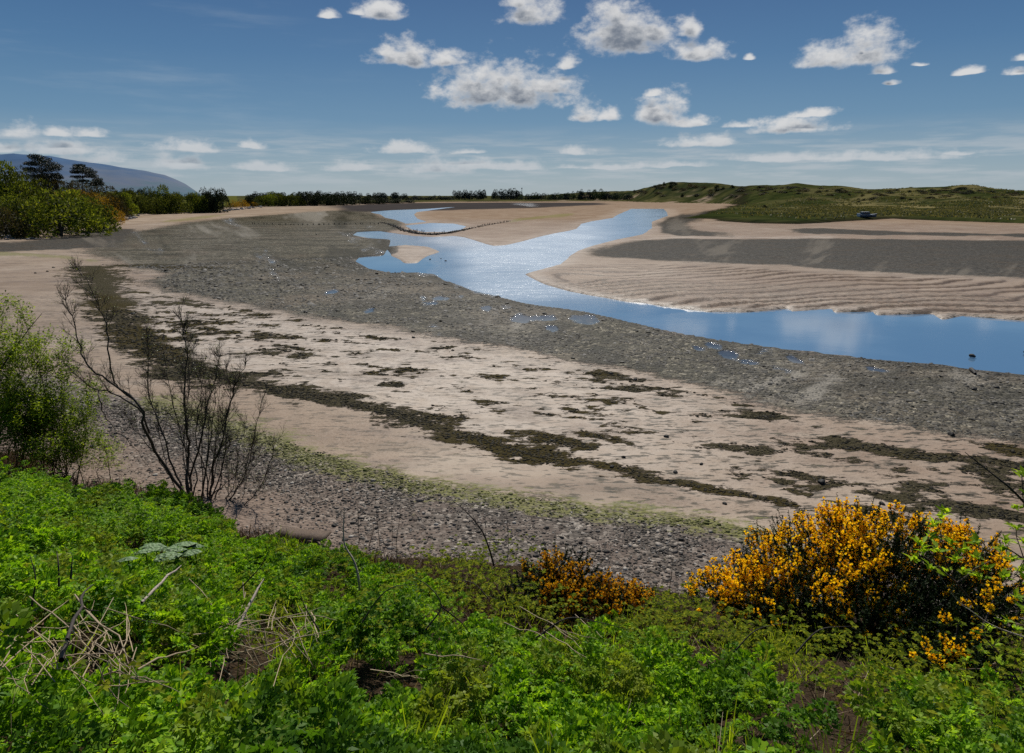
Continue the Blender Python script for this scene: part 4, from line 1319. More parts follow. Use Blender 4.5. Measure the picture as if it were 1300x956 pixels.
# ---- leafy shrub at the left edge
def shrub(name, label, cat, spots, depth, base_px, hgt_r, leafmat, leaf, per, stemmat='bark_brown', ntw=9, L=0.5, gen=2, drop=0.0):
    e = empty(name, (0, 0, 0), label, cat)
    tips = []
    mb = MB()
    for (tx, ty, off) in spots:
        bx, by = base_px[int(rng.integers(len(base_px)))]
        b = pt(bx + rng.normal(0, 6), by, depth + rng.normal(0, 0.25))
        b[2] = ground_z(b[0], b[1]) - 0.05
        t = pt(tx, ty, depth + off)
        m1 = b * 0.6 + t * 0.4 + np.array([0, 0, 0.18]) + rng.normal(0, 0.12, 3)
        P = smooth_line([b, m1, t], 6)
        mb.add(*tube(P, np.linspace(hgt_r, hgt_r * 0.25, len(P)), 5))
        twigs(P, L, hgt_r * 0.3, ntw, 0.5, 0.8, gen, mb, tips)
    link('stems', mb.mesh(name + '_stems', [M[stemmat]], True), e)
    if leafmat:
        tp = np.array(tips)
        if drop:
            tp = tp[rng.random(len(tp)) > drop]
        Vs, Fs = leaves_at(tp, per, leaf, spread=leaf * 1.0)
        link('leaves', mk_mesh(name + '_leaves', Vs, Fs, [M[leafmat]]), e)
    return e


LD = hit(40, 585)[1] - 1.0
spots = [(5, 400, 0), (20, 430, 0.3), (40, 450, -0.3), (10, 470, 0.2), (60, 470, 0.5), (75, 455, 0.8), (85, 480, 0.4), (40, 500, -0.2), (70, 520, 0), (95, 510, 0.5), (15, 520, -0.4), (50, 540, -0.3), (-20, 420, 0), (-30, 480, 0.2),
         (90, 545, 0.2), (104, 470, 0.6), (112, 500, 0.7), (100, 440, 0.9), (110, 540, 0.5), (30, 405, 0.6), (-10, 390, 0.4), (-40, 400, 0), (25, 385, 0.3), (50, 415, 0.4), (65, 430, 0.2), (0, 440, -0.5), (30, 470, -0.5), (-25, 450, -0.4), (10, 540, -0.8), (40, 560, -0.8)]
shrub('leafy_shrub', 'loose shrub with small yellow-green leaves at the left edge, left of the bare willow', 'shrub', spots, LD, [(20, 590), (60, 596), (90, 600), (-20, 580)], 0.014, 'shrubleaf', 0.066, 3, ntw=11, L=0.85, gen=3, drop=0.12)
spots = [(60, 535, 0), (92, 552, 0.2), (122, 556, 0.4), (30, 520, -0.2), (106, 520, 0.5), (128, 535, 0.7), (80, 505, 0.2), (12, 548, -0.5), (112, 575, 0.0), (140, 570, 0.5), (45, 560, -0.5), (75, 570, -0.3), (20, 500, 0.0), (150, 590, 0.2)]
shrub('scrub', 'low tangle of brown stems and sparse green leaves between the leafy shrub and the willow', 'shrub', spots, LD - 0.3, [(40, 600), (80, 606), (110, 612), (140, 616), (10, 592)], 0.010, 'shrubleaf', 0.045, 1, ntw=14, L=0.45, gen=3, drop=0.35)
e = empty('bare_branch', (0, 0, 0), 'single dark bare branch leaning out of the leafy shrub at the left edge', 'branch')
mb = MB(); P = smooth_line([pt(-20, 500, LD - 0.3), pt(10, 455, LD - 0.3), pt(35, 420, LD - 0.2), pt(53, 398, LD - 0.2)], 5)
mb.add(*tube(P, np.linspace(0.018, 0.005, len(P)), 5)); twigs(P, 0.25, 0.004, 5, 0.5, 0.7, 1, mb)
link('stem', mb.mesh('bare_branch_stem', [M['bark']], True), e)


# ---- thin leafless saplings and dead weeds standing on the crest
def bare_stem(name, label, cat, pl, r0, mat='bark', ntw=5, L=0.3, depth=None, group=None):
    b = hit(*pl[0])
    dy = b[1] if depth is None else depth
    pts = [pt(p[0], p[1], dy + 0.05 * q) for q, p in enumerate(pl)]
    mb = MB(); P = smooth_line(pts, 5)
    mb.add(*tube(P, np.linspace(r0, r0 * 0.25, len(P)), 5))
    if ntw:
        twigs(P, L, r0 * 0.28, ntw, 0.6, 0.6, 2, mb)
    o = link(name, mb.mesh(name, [M[mat]], True))
    return tag(o, label, cat, group)


bare_stem('bare_sapling', 'slender sapling with pale upper bark rising from green leaves above the shingle', 'sapling', [(458, 765), (455, 735), (449, 712), (438, 693), (436, 672), (437, 650)], 0.020, 'bark_pale', 5, 0.25)
bare_stem('bare_sapling', 'dark crooked leafless sapling standing between the two low orange gorse bushes and the shingle', 'sapling', [(628, 722), (622, 700), (614, 678), (603, 662), (590, 648), (574, 635)], 0.018, 'bark', 6, 0.3)
for k, pl in enumerate([[(505, 716), (503, 690), (507, 660), (508, 640)], [(483, 700), (480, 672), (478, 650), (476, 622)], [(468, 695), (474, 672), (472, 655)], [(497, 712), (498, 680), (497, 640)],
                        [(456, 690), (455, 660), (454, 640)], [(645, 705), (645, 680), (643, 650)], [(770, 745), (772, 722), (776, 708)], [(850, 748), (853, 725), (855, 700)], [(340, 742), (345, 715), (352, 690)],
                        [(372, 700), (352, 682), (335, 664)]]):
    bare_stem('dead_weed', 'thin dark dead weed stem standing upright in front of the shingle', 'weed', pl, 0.007, 'bark_brown', 3, 0.14, group='thin dead weed stems along the crest')

# ---- gorse
def gorse(name, label, lobes, flowermat, dens, shoot_n, shoot_len=0.24, group=None, seed=0, fsize=0.020):
    """lobes: (photo x, photo y, radius px, forward distance, flower share)"""
    e = empty(name, (0, 0, 0), label, 'gorse bush', group)
    C = []; Rr = []; Fl = []
    for (px, py, rp, dy, fs) in lobes:
        if seed == 1 and py < 760:
            py += 13; rp *= 0.93
        c = pt(px, py, dy); C.append(c); Rr.append(rp * np.linalg.norm(c - np.array([0, 0, CAMH])) / F * 0.93); Fl.append(fs)
    C = np.array(C); Rr = np.array(Rr); Fl = np.array(Fl)
    w = Rr ** 2; w = w / w.sum()
    k = rng.choice(len(C), shoot_n, p=w)
    D = rand_dirs(shoot_n, -0.55, 1.0)
    rad = Rr[k] * np.where(rng.random(shoot_n) < 0.40, rng.uniform(0.25, 0.8, shoot_n), rng.uniform(0.80, 1.05, shoot_n))
    P = C[k] + D * rad[:, None]
    P = P[:, :]
    gz = ground_z(P[:, 0], P[:, 1])
    ok = P[:, 2] > gz + 0.05
    P, D, k = P[ok], D[ok], k[ok]
    S = D * 0.75 + np.array([0, 0, 0.7]) + rng.normal(0, 0.22, D.shape)
    S /= np.linalg.norm(S, axis=1, keepdims=True)
    n = len(P)
    Ls = shoot_len * rng.uniform(0.6, 1.35, n)
    # spines: many thin blades round every shoot
    m = 34
    t = np.tile(np.linspace(0.0, 1.0, m), n)
    SP_ = np.repeat(P, m, 0) + np.repeat(S, m, 0) * (np.repeat(Ls, m) * t)[:, None]
    SD = rand_dirs(n * m) * 1.0 + np.repeat(S, m, 0) * 0.75
    ln = 0.048 * (1.15 - 0.5 * t) * rng.uniform(0.7, 1.3, n * m)
    sc = np.stack([np.full(n * m, 0.012), ln, ln], 1)
    Vs, Fs = stamp(BLADE_V, BLADE_F, SP_, rot_from_dir(SD, rng.uniform(0, 6.28, n * m)), sc)
    link('spines', mk_mesh(name + '_spines', Vs, Fs, [M['gorse_spine']]), e)
    
    # flowers along the upper part of flowering shoots
    clus = fbm(P[:, 0] * 3.1 + P[:, 2] * 2, P[:, 1] * 3.1 - P[:, 2] * 1.3, 500 + seed, 2)
    prob = Fl[k] * np.clip(0.55 + clus * 1.9, 0.03, 1) * np.clip(0.45 + D[:, 2] * 0.75 + 0.25, 0.0, 1)
    fl = rng.random(n) < prob * dens
    q = np.nonzero(fl)[0]
    m = 17
    t = rng.uniform(0.20, 1.0, len(q) * m)
    FP = np.repeat(P[q], m, 0) + np.repeat(S[q], m, 0) * (np.repeat(Ls[q], m) * t)[:, None]
    FD = rand_dirs(len(q) * m) + np.repeat(S[q], m, 0) * 0.55
    FP = FP + FD * 0.020
    # a flower: banner, two wings
    fv = []; ff = []
    for a in (0.0, 2.1, -2.1):
        c_, s_ = math.cos(a), math.sin(a)
        b_ = len(fv)
        for (u, v, h) in ((-0.12, 0.1, 0), (0.55, 0.55, 0.25), (0.0, 1.15, 0.55), (-0.55, 0.55, 0.25)):
            fv.append((u * c_ - h * s_, v, u * s_ + h * c_))
        ff.append((b_, b_ + 1, b_ + 2, b_ + 3))
    Vs, Fs = stamp(np.array(fv), np.array(ff), FP, rot_from_dir(FD, rng.uniform(0, 6.28, len(FP))), fsize * rng.uniform(0.7, 1.25, len(FP)))
    link('flowers', mk_mesh(name + '_flowers', Vs, Fs, [M[flowermat]]), e)
    # woody stems
    mb = MB()
    base = C[:, :2].mean(0); bz = ground_z(base[0], base[1]) - 0.05
    for c, rr in zip(C, Rr):
        b0 = np.array([base[0] * 0.6 + c[0] * 0.4, base[1] * 0.6 + c[1] * 0.4, 0]); b0[2] = ground_z(b0[0], b0[1]) - 0.05
        PP = smooth_line([b0, b0 * 0.5 + c * 0.5 + rng.normal(0, 0.06, 3), c + np.array([0, 0, rr * 0.5])], 5)
        mb.add(*tube(PP, np.linspace(0.03, 0.008, len(PP)), 5)); twigs(PP, rr * 1.2, 0.005, 6, 0.5, 0.9, 2, mb)
    link('branches', mb.mesh(name + '_branches', [M['bark']], True), e)
    return e


GD = 7.6
gorse('gorse_bush', 'large gorse bush covered in bright orange-yellow flowers at the right, above the shingle',
      [(1095, 705, 62, GD + 0.3, 1.0), (1040, 695, 44, GD + 0.4, 1.0), (985, 712, 44, GD + 0.3, 1.0), (1000, 672, 22, GD + 0.5, 1.0), (1075, 660, 26, GD + 0.5, 0.9), (1140, 665, 26, GD + 0.5, 1.0), (1155, 715, 58, GD + 0.2, 0.6),
       (1208, 722, 48, GD + 0.2, 0.5), (1225, 690, 28, GD + 0.4, 0.9), (940, 738, 36, GD + 0.1, 1.0), (905, 742, 24, GD + 0.0, 1.0), (1060, 755, 66, GD - 0.1, 0.45), (1130, 775, 66, GD - 0.2, 0.12), (1190, 780, 58, GD - 0.2, 0.15),
       (1010, 768, 50, GD - 0.2, 0.55), (960, 770, 34, GD - 0.1, 0.55), (1235, 760, 38, GD, 0.15), (1100, 820, 58, GD - 0.6, 0.04), (1170, 825, 52, GD - 0.7, 0.05), (1040, 810, 40, GD - 0.5, 0.1), (985, 800, 34, GD - 0.4, 0.2), (1215, 810, 40, GD - 0.5, 0.1), (1262, 725, 26, GD + 0.1, 0.35), (1270, 790, 36, GD - 0.4, 0.06), (1060, 845, 34, GD - 0.9, 0.0), (1120, 858, 36, GD - 1.0, 0.03), (960, 790, 26, GD - 0.4, 0.1), (900, 765, 18, GD - 0.1, 0.3)],
      'gorse_flower', 1.25, 4600, 0.20, seed=1, fsize=0.023)
SD_ = hit(720, 790)[1]
gorse('gorse_bush', 'low gorse bush with duller orange flowers in the middle of the bank, nearer the sapling', [(690, 742, 22, SD_, 1.0), (712, 728, 20, SD_ + 0.1, 1.0), (735, 748, 22, SD_, 0.5), (664, 752, 18, SD_ - 0.1, 0.8), (705, 765, 26, SD_ - 0.2, 0.8),
      (738, 724, 12, SD_ + 0.2, 0.3), (650, 766, 14, SD_ - 0.2, 0.8), (726, 770, 20, SD_ - 0.2, 0.3)], 'gorse_dull', 1.3, 330, 0.20, seed=2, fsize=0.021)
gorse('gorse_bush', 'small sparse gorse bush with few orange flowers beside the green mound in the middle', [(762, 760, 18, SD_, 0.6), (795, 766, 16, SD_ + 0.1, 1.0), (778, 775, 18, SD_ - 0.1, 0.5), (814, 770, 11, SD_, 1.0)], 'gorse_dull', 1.2, 170, 0.18, seed=3, fsize=0.021)
CDp = 5.7
gorse('gorse_bush', 'nearest gorse sprays with glowing yellow flowers in the lower right corner under the large gorse', [(1215, 800, 15, CDp, 1.0), (1195, 828, 20, CDp, 1.0), (1180, 845, 18, CDp - 0.1, 0.7), (1220, 845, 22, CDp - 0.1, 0.3), (1260, 770, 14, CDp + 0.6, 1.0), (1240, 860, 26, CDp - 0.2, 0.4),
      (1145, 838, 9, CDp, 0.8)], 'gorse_flower', 1.0, 170, 0.16, seed=4, fsize=0.022)

# ---- lime-green leafy shoots in front of the gorse
def leafy_shoot(name, label, stem_px, whorls, depth, leaf=0.085, r0=0.009, per=11):
    leaf *= 1.15
    e = empty(name, (0, 0, 0), label, 'shoot')
    mb = MB(); tv = []; tf = []
    for pl in stem_px:
        P = smooth_line([pt(p[0], p[1], depth + 0.04 * q) for q, p in enumerate(pl)], 5)
        mb.add(*tube(P, np.linspace(r0, r0 * 0.35, len(P)), 5))
    lm = MB()
    for (wx, wy) in whorls:
        c = pt(wx, wy, depth + rng.normal(0.05, 0.08))
        # twig from nearest stem point
        best = None
        for pl in stem_px:
            for p in pl:
                dd = math.hypot(p[0] - wx, p[1] - wy)
                if best is None or dd < best[0]:
                    best = (dd, p)
        a = pt(best[1][0], best[1][1], depth + 0.05)
        P = smooth_line([a, (a + c) / 2 + rng.normal(0, 0.01, 3), c], 3)
        mb.add(*tube(P, np.linspace(0.004, 0.002, len(P)), 4))
        D = rand_dirs(per, 0.0, 0.95); D = D + np.array([0, 0, 0.35])
        T = np.repeat(c[None], per, 0) + rng.normal(0, 0.012, (per, 3))
        lm.add(*stamp(LEAFN_V, LEAFN_F, T, rot_from_dir(D, rng.uniform(-0.5, 0.5, per)), leaf * rng.uniform(0.6, 1.15, per)))
    link('stem', mb.mesh(name + '_stem', [M['bark_brown']], True), e)
    link('leaves', lm.mesh(name + '_leaves', [M['lime']]), e)
    return e


leafy_shoot('leafy_shoot', 'sprig of lime-green leaves rising in front of the right half of the large gorse', [[(1240, 770), (1215, 740), (1200, 710), (1195, 680), (1188, 658)], [(1215, 740), (1185, 715), (1165, 700)], [(1215, 740), (1238, 722), (1248, 700)], [(1238, 722), (1258, 712)]],
            [(1196, 660), (1200, 652), (1180, 682), (1172, 700), (1160, 712), (1190, 700), (1205, 690), (1212, 712), (1180, 722), (1225, 728), (1240, 708), (1236, 690), (1250, 722), (1222, 700), (1168, 690), (1200, 728), (1245, 735), (1185, 668)], 5.6, 0.085)
leafy_shoot('leafy_shoot', 'lime-green leafy shoot growing at the right edge beside the large gorse', [[(1330, 800), (1312, 750), (1300, 710), (1290, 680)], [(1330, 720), (1312, 680), (1300, 640), (1297, 600)], [(1300, 710), (1278, 695)]],
            [(1290, 672), (1278, 690), (1272, 700), (1285, 712), (1300, 690), (1295, 725), (1306, 740), (1298, 604), (1303, 632), (1292, 645), (1310, 660), (1290, 760), (1275, 735), (1310, 700), (1300, 775)], 5.4, 0.080)
leafy_shoot('leafy_shoot', 'mass of small yellow-green leaves in the lower right corner below the gorse', [[(1330, 930), (1290, 860), (1260, 820), (1240, 800)], [(1290, 860), (1250, 850), (1215, 850)], [(1300, 880), (1240, 880), (1200, 870)]],
            [(1240, 805), (1256, 800), (1275, 790), (1290, 800), (1262, 820), (1245, 828), (1228, 838), (1210, 850), (1225, 862), (1250, 850), (1272, 842), (1290, 830), (1285, 862), (1262, 868), (1240, 880), (1205, 875), (1300, 850), (1190, 866), (1270, 890), (1230, 900)],
            5.0, 0.062, per=9)
bare_stem('bare_branch', 'dark bare twig reaching up and left from the right edge over the sand', 'branch', [(1312, 650), (1285, 622), (1268, 608), (1245, 590), (1225, 574)], 0.012, 'bark', 4, 0.10, 5.4)
bare_stem('dead_stick', 'pale dead twig lying across the shadow under the large gorse', 'stick', [(1310, 812), (1262, 795), (1232, 775), (1215, 762), (1190, 727)], 0.007, 'bark_pale', 3, 0.08, 5.5)
bare_stem('dead_stick', 'pale dead twig low in the shadow at the bottom right below the gorse', 'stick', [(1185, 868), (1150, 856), (1120, 842), (1098, 826)], 0.008, 'bark_pale', 2, 0.08, 5.3)

# ---- dead stalks
def stalk(a, b, depth, r0, mat, label, group=None, name='dead_stalk', bend=0.0, d2=None):
    da = hit_top(*a)[1]; db = hit_top(*b)[1]
    dm = min(da, db) if name == 'dead_stalk' else da
    p0 = pt(a[0], a[1], min(da, dm + 0.5)); p1 = pt(b[0], b[1], min(db, dm + 0.5))
    if p1[1] < p0[1] - 0.4:
        p1 = pt(b[0], b[1], p0[1] - 0.4)
    mid = (p0 + p1) / 2 + np.array([0, 0, bend * 0.4]) + rng.normal(0, 0.012, 3)
    if name == 'dead_stalk':
        r0 *= 1.15 * min(1.0, p0[1] / 5.2)
    k1 = p0 * 0.68 + p1 * 0.32 + rng.normal(0, 0.007, 3); k2 = p0 * 0.3 + p1 * 0.7 + rng.normal(0, 0.009, 3)
    P = np.array([p0, k1, mid * 0.5 + (k1 + k2) * 0.25, k2, p1])
    P = np.vstack([P[0], (P[0] + P[1]) / 2, P[1], P[2], P[3], (P[3] + P[4]) / 2 + rng.normal(0, 0.004, 3), P[4]])
    sm = MB(); sm.add(*tube(P, r0 * np.array([1.05, 1.0, 1.12, 0.9, 0.95, 0.7, 0.35]) * rng.uniform(0.8, 1.2), 6))
    if rng.random() < 0.6:
        b_ = P[int(rng.integers(2, 5))]; e_ = b_ + (p1 - p0) * rng.uniform(0.12, 0.3) + rng.normal(0, 0.05, 3)
        sm.add(*tube(np.array([b_, (b_ + e_) / 2 + rng.normal(0, 0.006, 3), e_]), r0 * np.array([0.5, 0.4, 0.2]), 5))
    return tag(link(name, sm.mesh(name, [M[mat]], True)), label, 'stalk', group)


stalk((294, 812), (335, 735), 5.5, 0.010, 'bark_pale', 'thick bleached white stick standing out of the straw heap left of centre', name='dead_stick')
stalk((180, 765), (230, 718), 5.4, 0.008, 'bark_pale', 'pale broken stick slanting up among green leaves below the pale leafy plant', name='dead_stick')
stalk((85, 812), (118, 742), 4.9, 0.006, 'bark', 'thick dark stump stem leaning right in the lower left bramble', name='dead_stick')
stalk((78, 838), (90, 800), 4.7, 0.007, 'bark', 'short thick dark stem behind the crossed straw stalks in the lower left', name='dead_stick')
stalk((175, 850), (250, 822), 4.9, 0.008, 'straw', 'long thin straw stem arching up right along the bottom left of the heap', bend=0.05)
HEAPL = [((0, 846), (32, 800)), ((-10, 788), (30, 816)), ((60, 845), (120, 762)), ((50, 830), (120, 868)), ((100, 778), (160, 850)), ((105, 768), (170, 862)), ((110, 790), (190, 866)), ((70, 866), (0, 800)), ((120, 870), (215, 866)),
         ((150, 846), (95, 780)), ((128, 866), (138, 838)), ((20, 780), (75, 835)), ((165, 800), (140, 838)), ((85, 850), (160, 786)), ((0, 812), (70, 850)), ((145, 866), (138, 836)), ((90, 790), (128, 835)), ((135, 800), (118, 850)), ((-10, 860), (60, 800)),
         ((140, 852), (230, 880)), ((150, 840), (175, 870)), ((40, 870), (110, 800))]
for _ in range(26):
    c_ = np.array([rng.uniform(20, 190), rng.uniform(775, 866)]); an = rng.normal(0.9, 0.7) * rng.choice([-1, 1]); l_ = rng.uniform(22, 60)
    HEAPL.append((tuple(c_ - l_ * np.array([math.cos(an), math.sin(an)])), tuple(c_ + l_ * np.array([math.cos(an), math.sin(an)]))))
for k, (a, b) in enumerate(HEAPL):
    stalk(a, b, 4.75 + rng.uniform(-0.15, 0.25), rng.uniform(0.0025, 0.0055), 'straw', 'pale dead stalk in the crossed heap at the lower left', 'dead stalks heaped at the lower left', bend=rng.uniform(0, 0.06))
HEAPR = [((290, 800), (410, 770)), ((300, 790), (370, 812)), ((310, 778), (345, 845)), ((350, 790), (400, 850)), ((290, 815), (375, 845)), ((270, 800), (330, 776)), ((330, 845), (300, 795)), ((360, 770), (395, 842)), ((345, 800), (350, 770)),
         ((280, 790), (390, 815)), ((300, 830), (420, 800)), ((262, 778), (298, 790)), ((310, 850), (370, 835)), ((315, 800), (405, 795)), ((240, 735), (292, 786)), ((330, 780), (372, 800)), ((298, 800), (322, 836)), ((340, 815), (385, 800)), ((380, 770), (420, 840))]
for _ in range(22):
    c_ = np.array([rng.uniform(280, 410), rng.uniform(775, 850)]); an = rng.normal(0.5, 0.8) * rng.choice([-1, 1]); l_ = rng.uniform(16, 50)
    HEAPR.append((tuple(c_ - l_ * np.array([math.cos(an), math.sin(an)])), tuple(c_ + l_ * np.array([math.cos(an), math.sin(an)]))))
for k, (a, b) in enumerate(HEAPR):
    stalk(a, b, 5.35 + rng.uniform(-0.15, 0.25), rng.uniform(0.002, 0.0045), 'straw', 'straw coloured stalk in the tangled heap left of centre', 'straw stalks tangled left of centre', bend=rng.uniform(0, 0.06))
HEAPM = [((700, 790), (740, 825)), ((712, 800), (760, 812)), ((690, 800), (745, 835)), ((640, 790), (700, 815)), ((730, 780), (765, 810)), ((660, 770), (735, 812)), ((540, 830), (610, 838)), ((470, 850), (530, 858)), ((490, 860), (560, 848)), ((500, 856), (540, 862))]
for k, (a, b) in enumerate(HEAPM):
    dy = hit(a[0], a[1])[1] - 0.4
    stalk(a, b, dy, rng.uniform(0.002, 0.004), 'straw', 'dry stalk lying on the leaves in the middle of the bank', 'dry stalks scattered along the middle of the bank', bend=0.04)
BR2 = [[(540, 800), (560, 770), (545, 745), (520, 730)], [(560, 770), (585, 790), (600, 810)], [(620, 760), (600, 740), (570, 735)], [(300, 752), (330, 720), (345, 690)], [(460, 790), (480, 760), (500, 745), (530, 742)], [(680, 810), (720, 785), (760, 790), (800, 800)],
       [(1010, 830), (1040, 800), (1080, 795)], [(40, 770), (45, 735), (38, 705)], [(75, 745), (74, 715), (72, 700)], [(90, 735), (92, 705)], [(405, 800), (388, 772), (380, 750)], [(930, 830), (960, 800), (1000, 790)]]
for pl in BR2:
    bare_stem('bramble_cane', 'thin dark arching bramble cane over the green leaves of the bank', 'cane', pl, 0.006, 'bark', 0, group='bramble canes arching over the bank', depth=hit_top(*pl[0])[1])

# ---- pale leafy plant
def dome_leaf(nr=7, na=30):
    V = [(0, 0, 0.0)]; Fc = []
    for i in range(1, nr + 1):
        for j in range(na):
            a = j * 2 * math.pi / na; rr = i / nr
            lob = 1 + (0.13 * math.cos(5 * a) + 0.07 * math.cos(15 * a)) * rr * rr
            z = 0.34 * (1 - rr ** 2.2) - 0.34 + 0.05 * math.cos(5 * a + 0.4) * rr + 0.02 * math.sin(a * 13 + i * 2.1) * rr
            V.append((rr * lob * math.cos(a), rr * lob * math.sin(a), z + 0.34 * 0))
    for j in range(na):
        Fc.append((0, 1 + j, 1 + (j + 1) % na, 1 + (j + 1) % na))
    for i in range(nr - 1):
        for j in range(na):
            a = 1 + i * na + j; b = 1 + i * na + (j + 1) % na
            Fc.append((a, a + na, b + na, b))
    return np.array(V), np.array(Fc)


DLV, DLF = dome_leaf()
# the fan in the middle needs real triangles: split everything into triangles
DLT = np.array([[f[0], f[1], f[2]] for f in DLF] + [[f[0], f[2], f[3]] for f in DLF if f[2] != f[3]])
pl_e = empty('pale_leafy_plant', (0, 0, 0), 'plant with large grey-green domed crinkled leaves among the bright green ones', 'plant')
for (px, py, rp) in [(197, 690, 15), (212, 702, 15), (232, 688, 15), (240, 698, 14), (162, 707, 11), (184, 697, 12), (222, 694, 12), (246, 690, 11)]:
    dy = hit_top(px, py + 6, 0.10)[1]
    c = pt(px, py, dy + rng.uniform(-0.1, 0.1)); rr = rp / F * dy * 1.15
    D = np.array([[rng.normal(0, 0.2), 1, rng.normal(-0.30, 0.12)]])
    Vs, Fs = stamp(DLV, DLT, c[None], rot_from_dir(D, rng.uniform(-0.3, 0.3, 1)), np.array([rr]))
    link('leaf', mk_mesh('pale_leaf', Vs, Fs, [M['paleleaf']], True), pl_e)
    s0 = c.copy(); s0[2] = ground_z(c[0], c[1])
    V_, F_ = tube(np.array([s0, (s0 + c) / 2 + 0.01, c]), [0.008, 0.007, 0.005], 5)
    link('stalk', mk_mesh('pale_leaf_stalk', V_, F_, [M['nettle']], True), pl_e)


# ---- rocks
def rock_mesh(name, seed, mat, flat=0.65):
    V = ICO2.copy()
    rs_ = np.random.default_rng(seed)
    for _ in range(9):
        d = rs_.normal(0, 1, 3); d /= np.linalg.norm(d)
        k = V @ d; lim = rs_.uniform(0.55, 0.85)
        V = V - np.maximum(k - lim, 0)[:, None] * d[None] * 0.9
    V = V * np.array([1, 0.8, flat])
    return mk_mesh(name, V, ICO2F, [M[mat]])


ROCKS = [rock_mesh('boulder_%d' % i, i, 'boulder') for i in range(5)]
STONES = [rock_mesh('stone_%d' % i, 20 + i, 'wetstone', 0.55) for i in range(4)]
STONE_PX = [(525, 429, 7), (775, 475, 8), (806, 482.5, 9), (792, 581, 13), (777, 593.5, 9), (846, 554.6, 15), (857, 600, 14), (978, 502, 6), (1237, 495, 9), (1265, 492.7, 8), (1158, 517, 6), (1208, 552.6, 18), (1043, 613.6, 22), (958, 630.5, 12),
            (169, 399, 7), (387.6, 397, 8), (402, 297.7, 4), (434, 369, 5), (575, 445, 6), (640, 480, 7), (920, 640, 12), (700, 560, 8), (1120, 640, 10), (1010, 655, 10), (890, 590, 8), (1180, 480, 5), (60, 345, 4), (68, 340, 4), (45, 347, 4),
            (118, 568, 10), (376, 648, 9), (404, 656, 8), (424, 668, 10), (560, 700, 9), (590, 705, 8), (690, 690, 10), (540, 690, 8), (760, 700, 9), (840, 700, 10), (530, 330, 3), (546, 334, 4), (566, 336, 4), (560, 333, 3)]
for k, (px, py, w) in enumerate(STONE_PX):
    x, y, z = hit(px, py)
    if y > 60 and 520 < px < 580 and py > 325:
        z = -0.08
    s = w * math.hypot(x, y) / F * (0.42 if w < 11 else 0.30)
    o = link('stone', STONES[k % 4], None, (x, y, z + s * 0.15), rng.uniform(0, 6.28), (s, s, s))
    where = ('dark wet stone lying on the shingle below the bank', 'dark stones on the shingle') if py > 640 or px < 130 else \
        (('small dark stone in the shallow river water', 'stones in the shallow river') if 320 < py < 340 and 500 < px < 600 else
         (('dark stone standing on the grey mudflat', 'dark stones on the mudflat') if lookup(mudA, x, y) > 0 else ('dark weedy stone on the pale sand', 'dark stones on the sand')))
    tag(o, where[0], 'stone', where[1])
ARM = [(132 + rng.uniform(0, 52), 0, 0) for _ in range(46)]
for k in range(52):
    px = rng.uniform(128, 176); py = np.interp(px, [128, 150, 176], [290, 281, 275.5]) - abs(rng.normal(0, 2.6)) + 1
    x, y, z = hit(px, py)
    s = rng.uniform(0.35, 0.85)
    o = link('boulder', ROCKS[k % 5], None, (x, y, z + s * 0.2), rng.uniform(0, 6.28), (s, s, s * 0.9))
    tag(o, 'pale grey boulder in the rock armour at the foot of the left bluff', 'boulder', 'boulders armouring the foot of the left bluff')
for k in range(40):
    px = rng.uniform(284, 332); py = np.interp(px, [284, 300, 332], [268.5, 266.5, 263]) - abs(rng.normal(0, 1.2)) + 0.6
    x, y, z = hit(px, py)
    s = rng.uniform(0.5, 1.2)
    o = link('boulder', ROCKS[k % 5], None, (x, y, z + s * 0.2), rng.uniform(0, 6.28), (s, s, s * 0.9))
    tag(o, 'pale boulder in the far rock wall right of the dark leaning tree', 'boulder', 'boulders of the far rock wall')
for k in range(16):
    px = rng.uniform(-5, 50); py = rng.uniform(299, 305)
    x, y, z = hit(px, py)
    s = rng.uniform(0.25, 0.5)
    tag(link('boulder', ROCKS[k % 5], None, (x, y, z + s * 0.2), rng.uniform(0, 6.28), (s, s, s * 0.8)), 'whitish stone at the very left edge below the bushy bluff', 'boulder', 'stones under the bluff at the left edge')

# ---- overhanging turf edge, built as a thin raised slab at the foot of the bank
hx_ = hit(393, 688)
e = empty('turf_ledge', (hx_[0], hx_[1], hx_[2]), 'overhanging turf slab jutting out at the foot of the bank right of the willow', 'ledge', rz=-0.30)
for (cx_, cy_, cz_, lx, ly, tilt) in [(0.0, 0.0, 0.15, 0.74, 0.30, 0.06), (-0.50, 0.05, 0.11, 0.30, 0.26, -0.10)]:
    nx = 9
    outl = [(-lx / 2 + lx * i / nx + rng.normal(0, 0.006), -ly / 2 + rng.normal(0, 0.008)) for i in range(nx + 1)] + [(lx / 2 - lx * i / nx + rng.normal(0, 0.006), ly / 2 + rng.normal(0, 0.008)) for i in range(nx + 1)]
    n = len(outl)
    top = np.array([(a_ + cx_, b_ + cy_, cz_ + a_ * tilt + b_ * 0.12 + rng.normal(0, 0.006)) for a_, b_ in outl])
    bot = top - np.array([0, 0, 0.028])
    VV = np.vstack([top, bot]); FF = []
    for i in range(n // 2 - 1):
        j = n - 1 - i
        FF += [(i, i + 1, j - 1), (i, j - 1, j), (n + i, n + j - 1, n + i + 1), (n + i, n + j, n + j - 1)]
    for i in range(n):
        FF += [(i, n + i, n + (i + 1) % n), (i, n + (i + 1) % n, (i + 1) % n)]
    link('ledge_piece', mk_mesh('ledge_piece', VV, np.array(FF), [M['bark_brown']]), e)

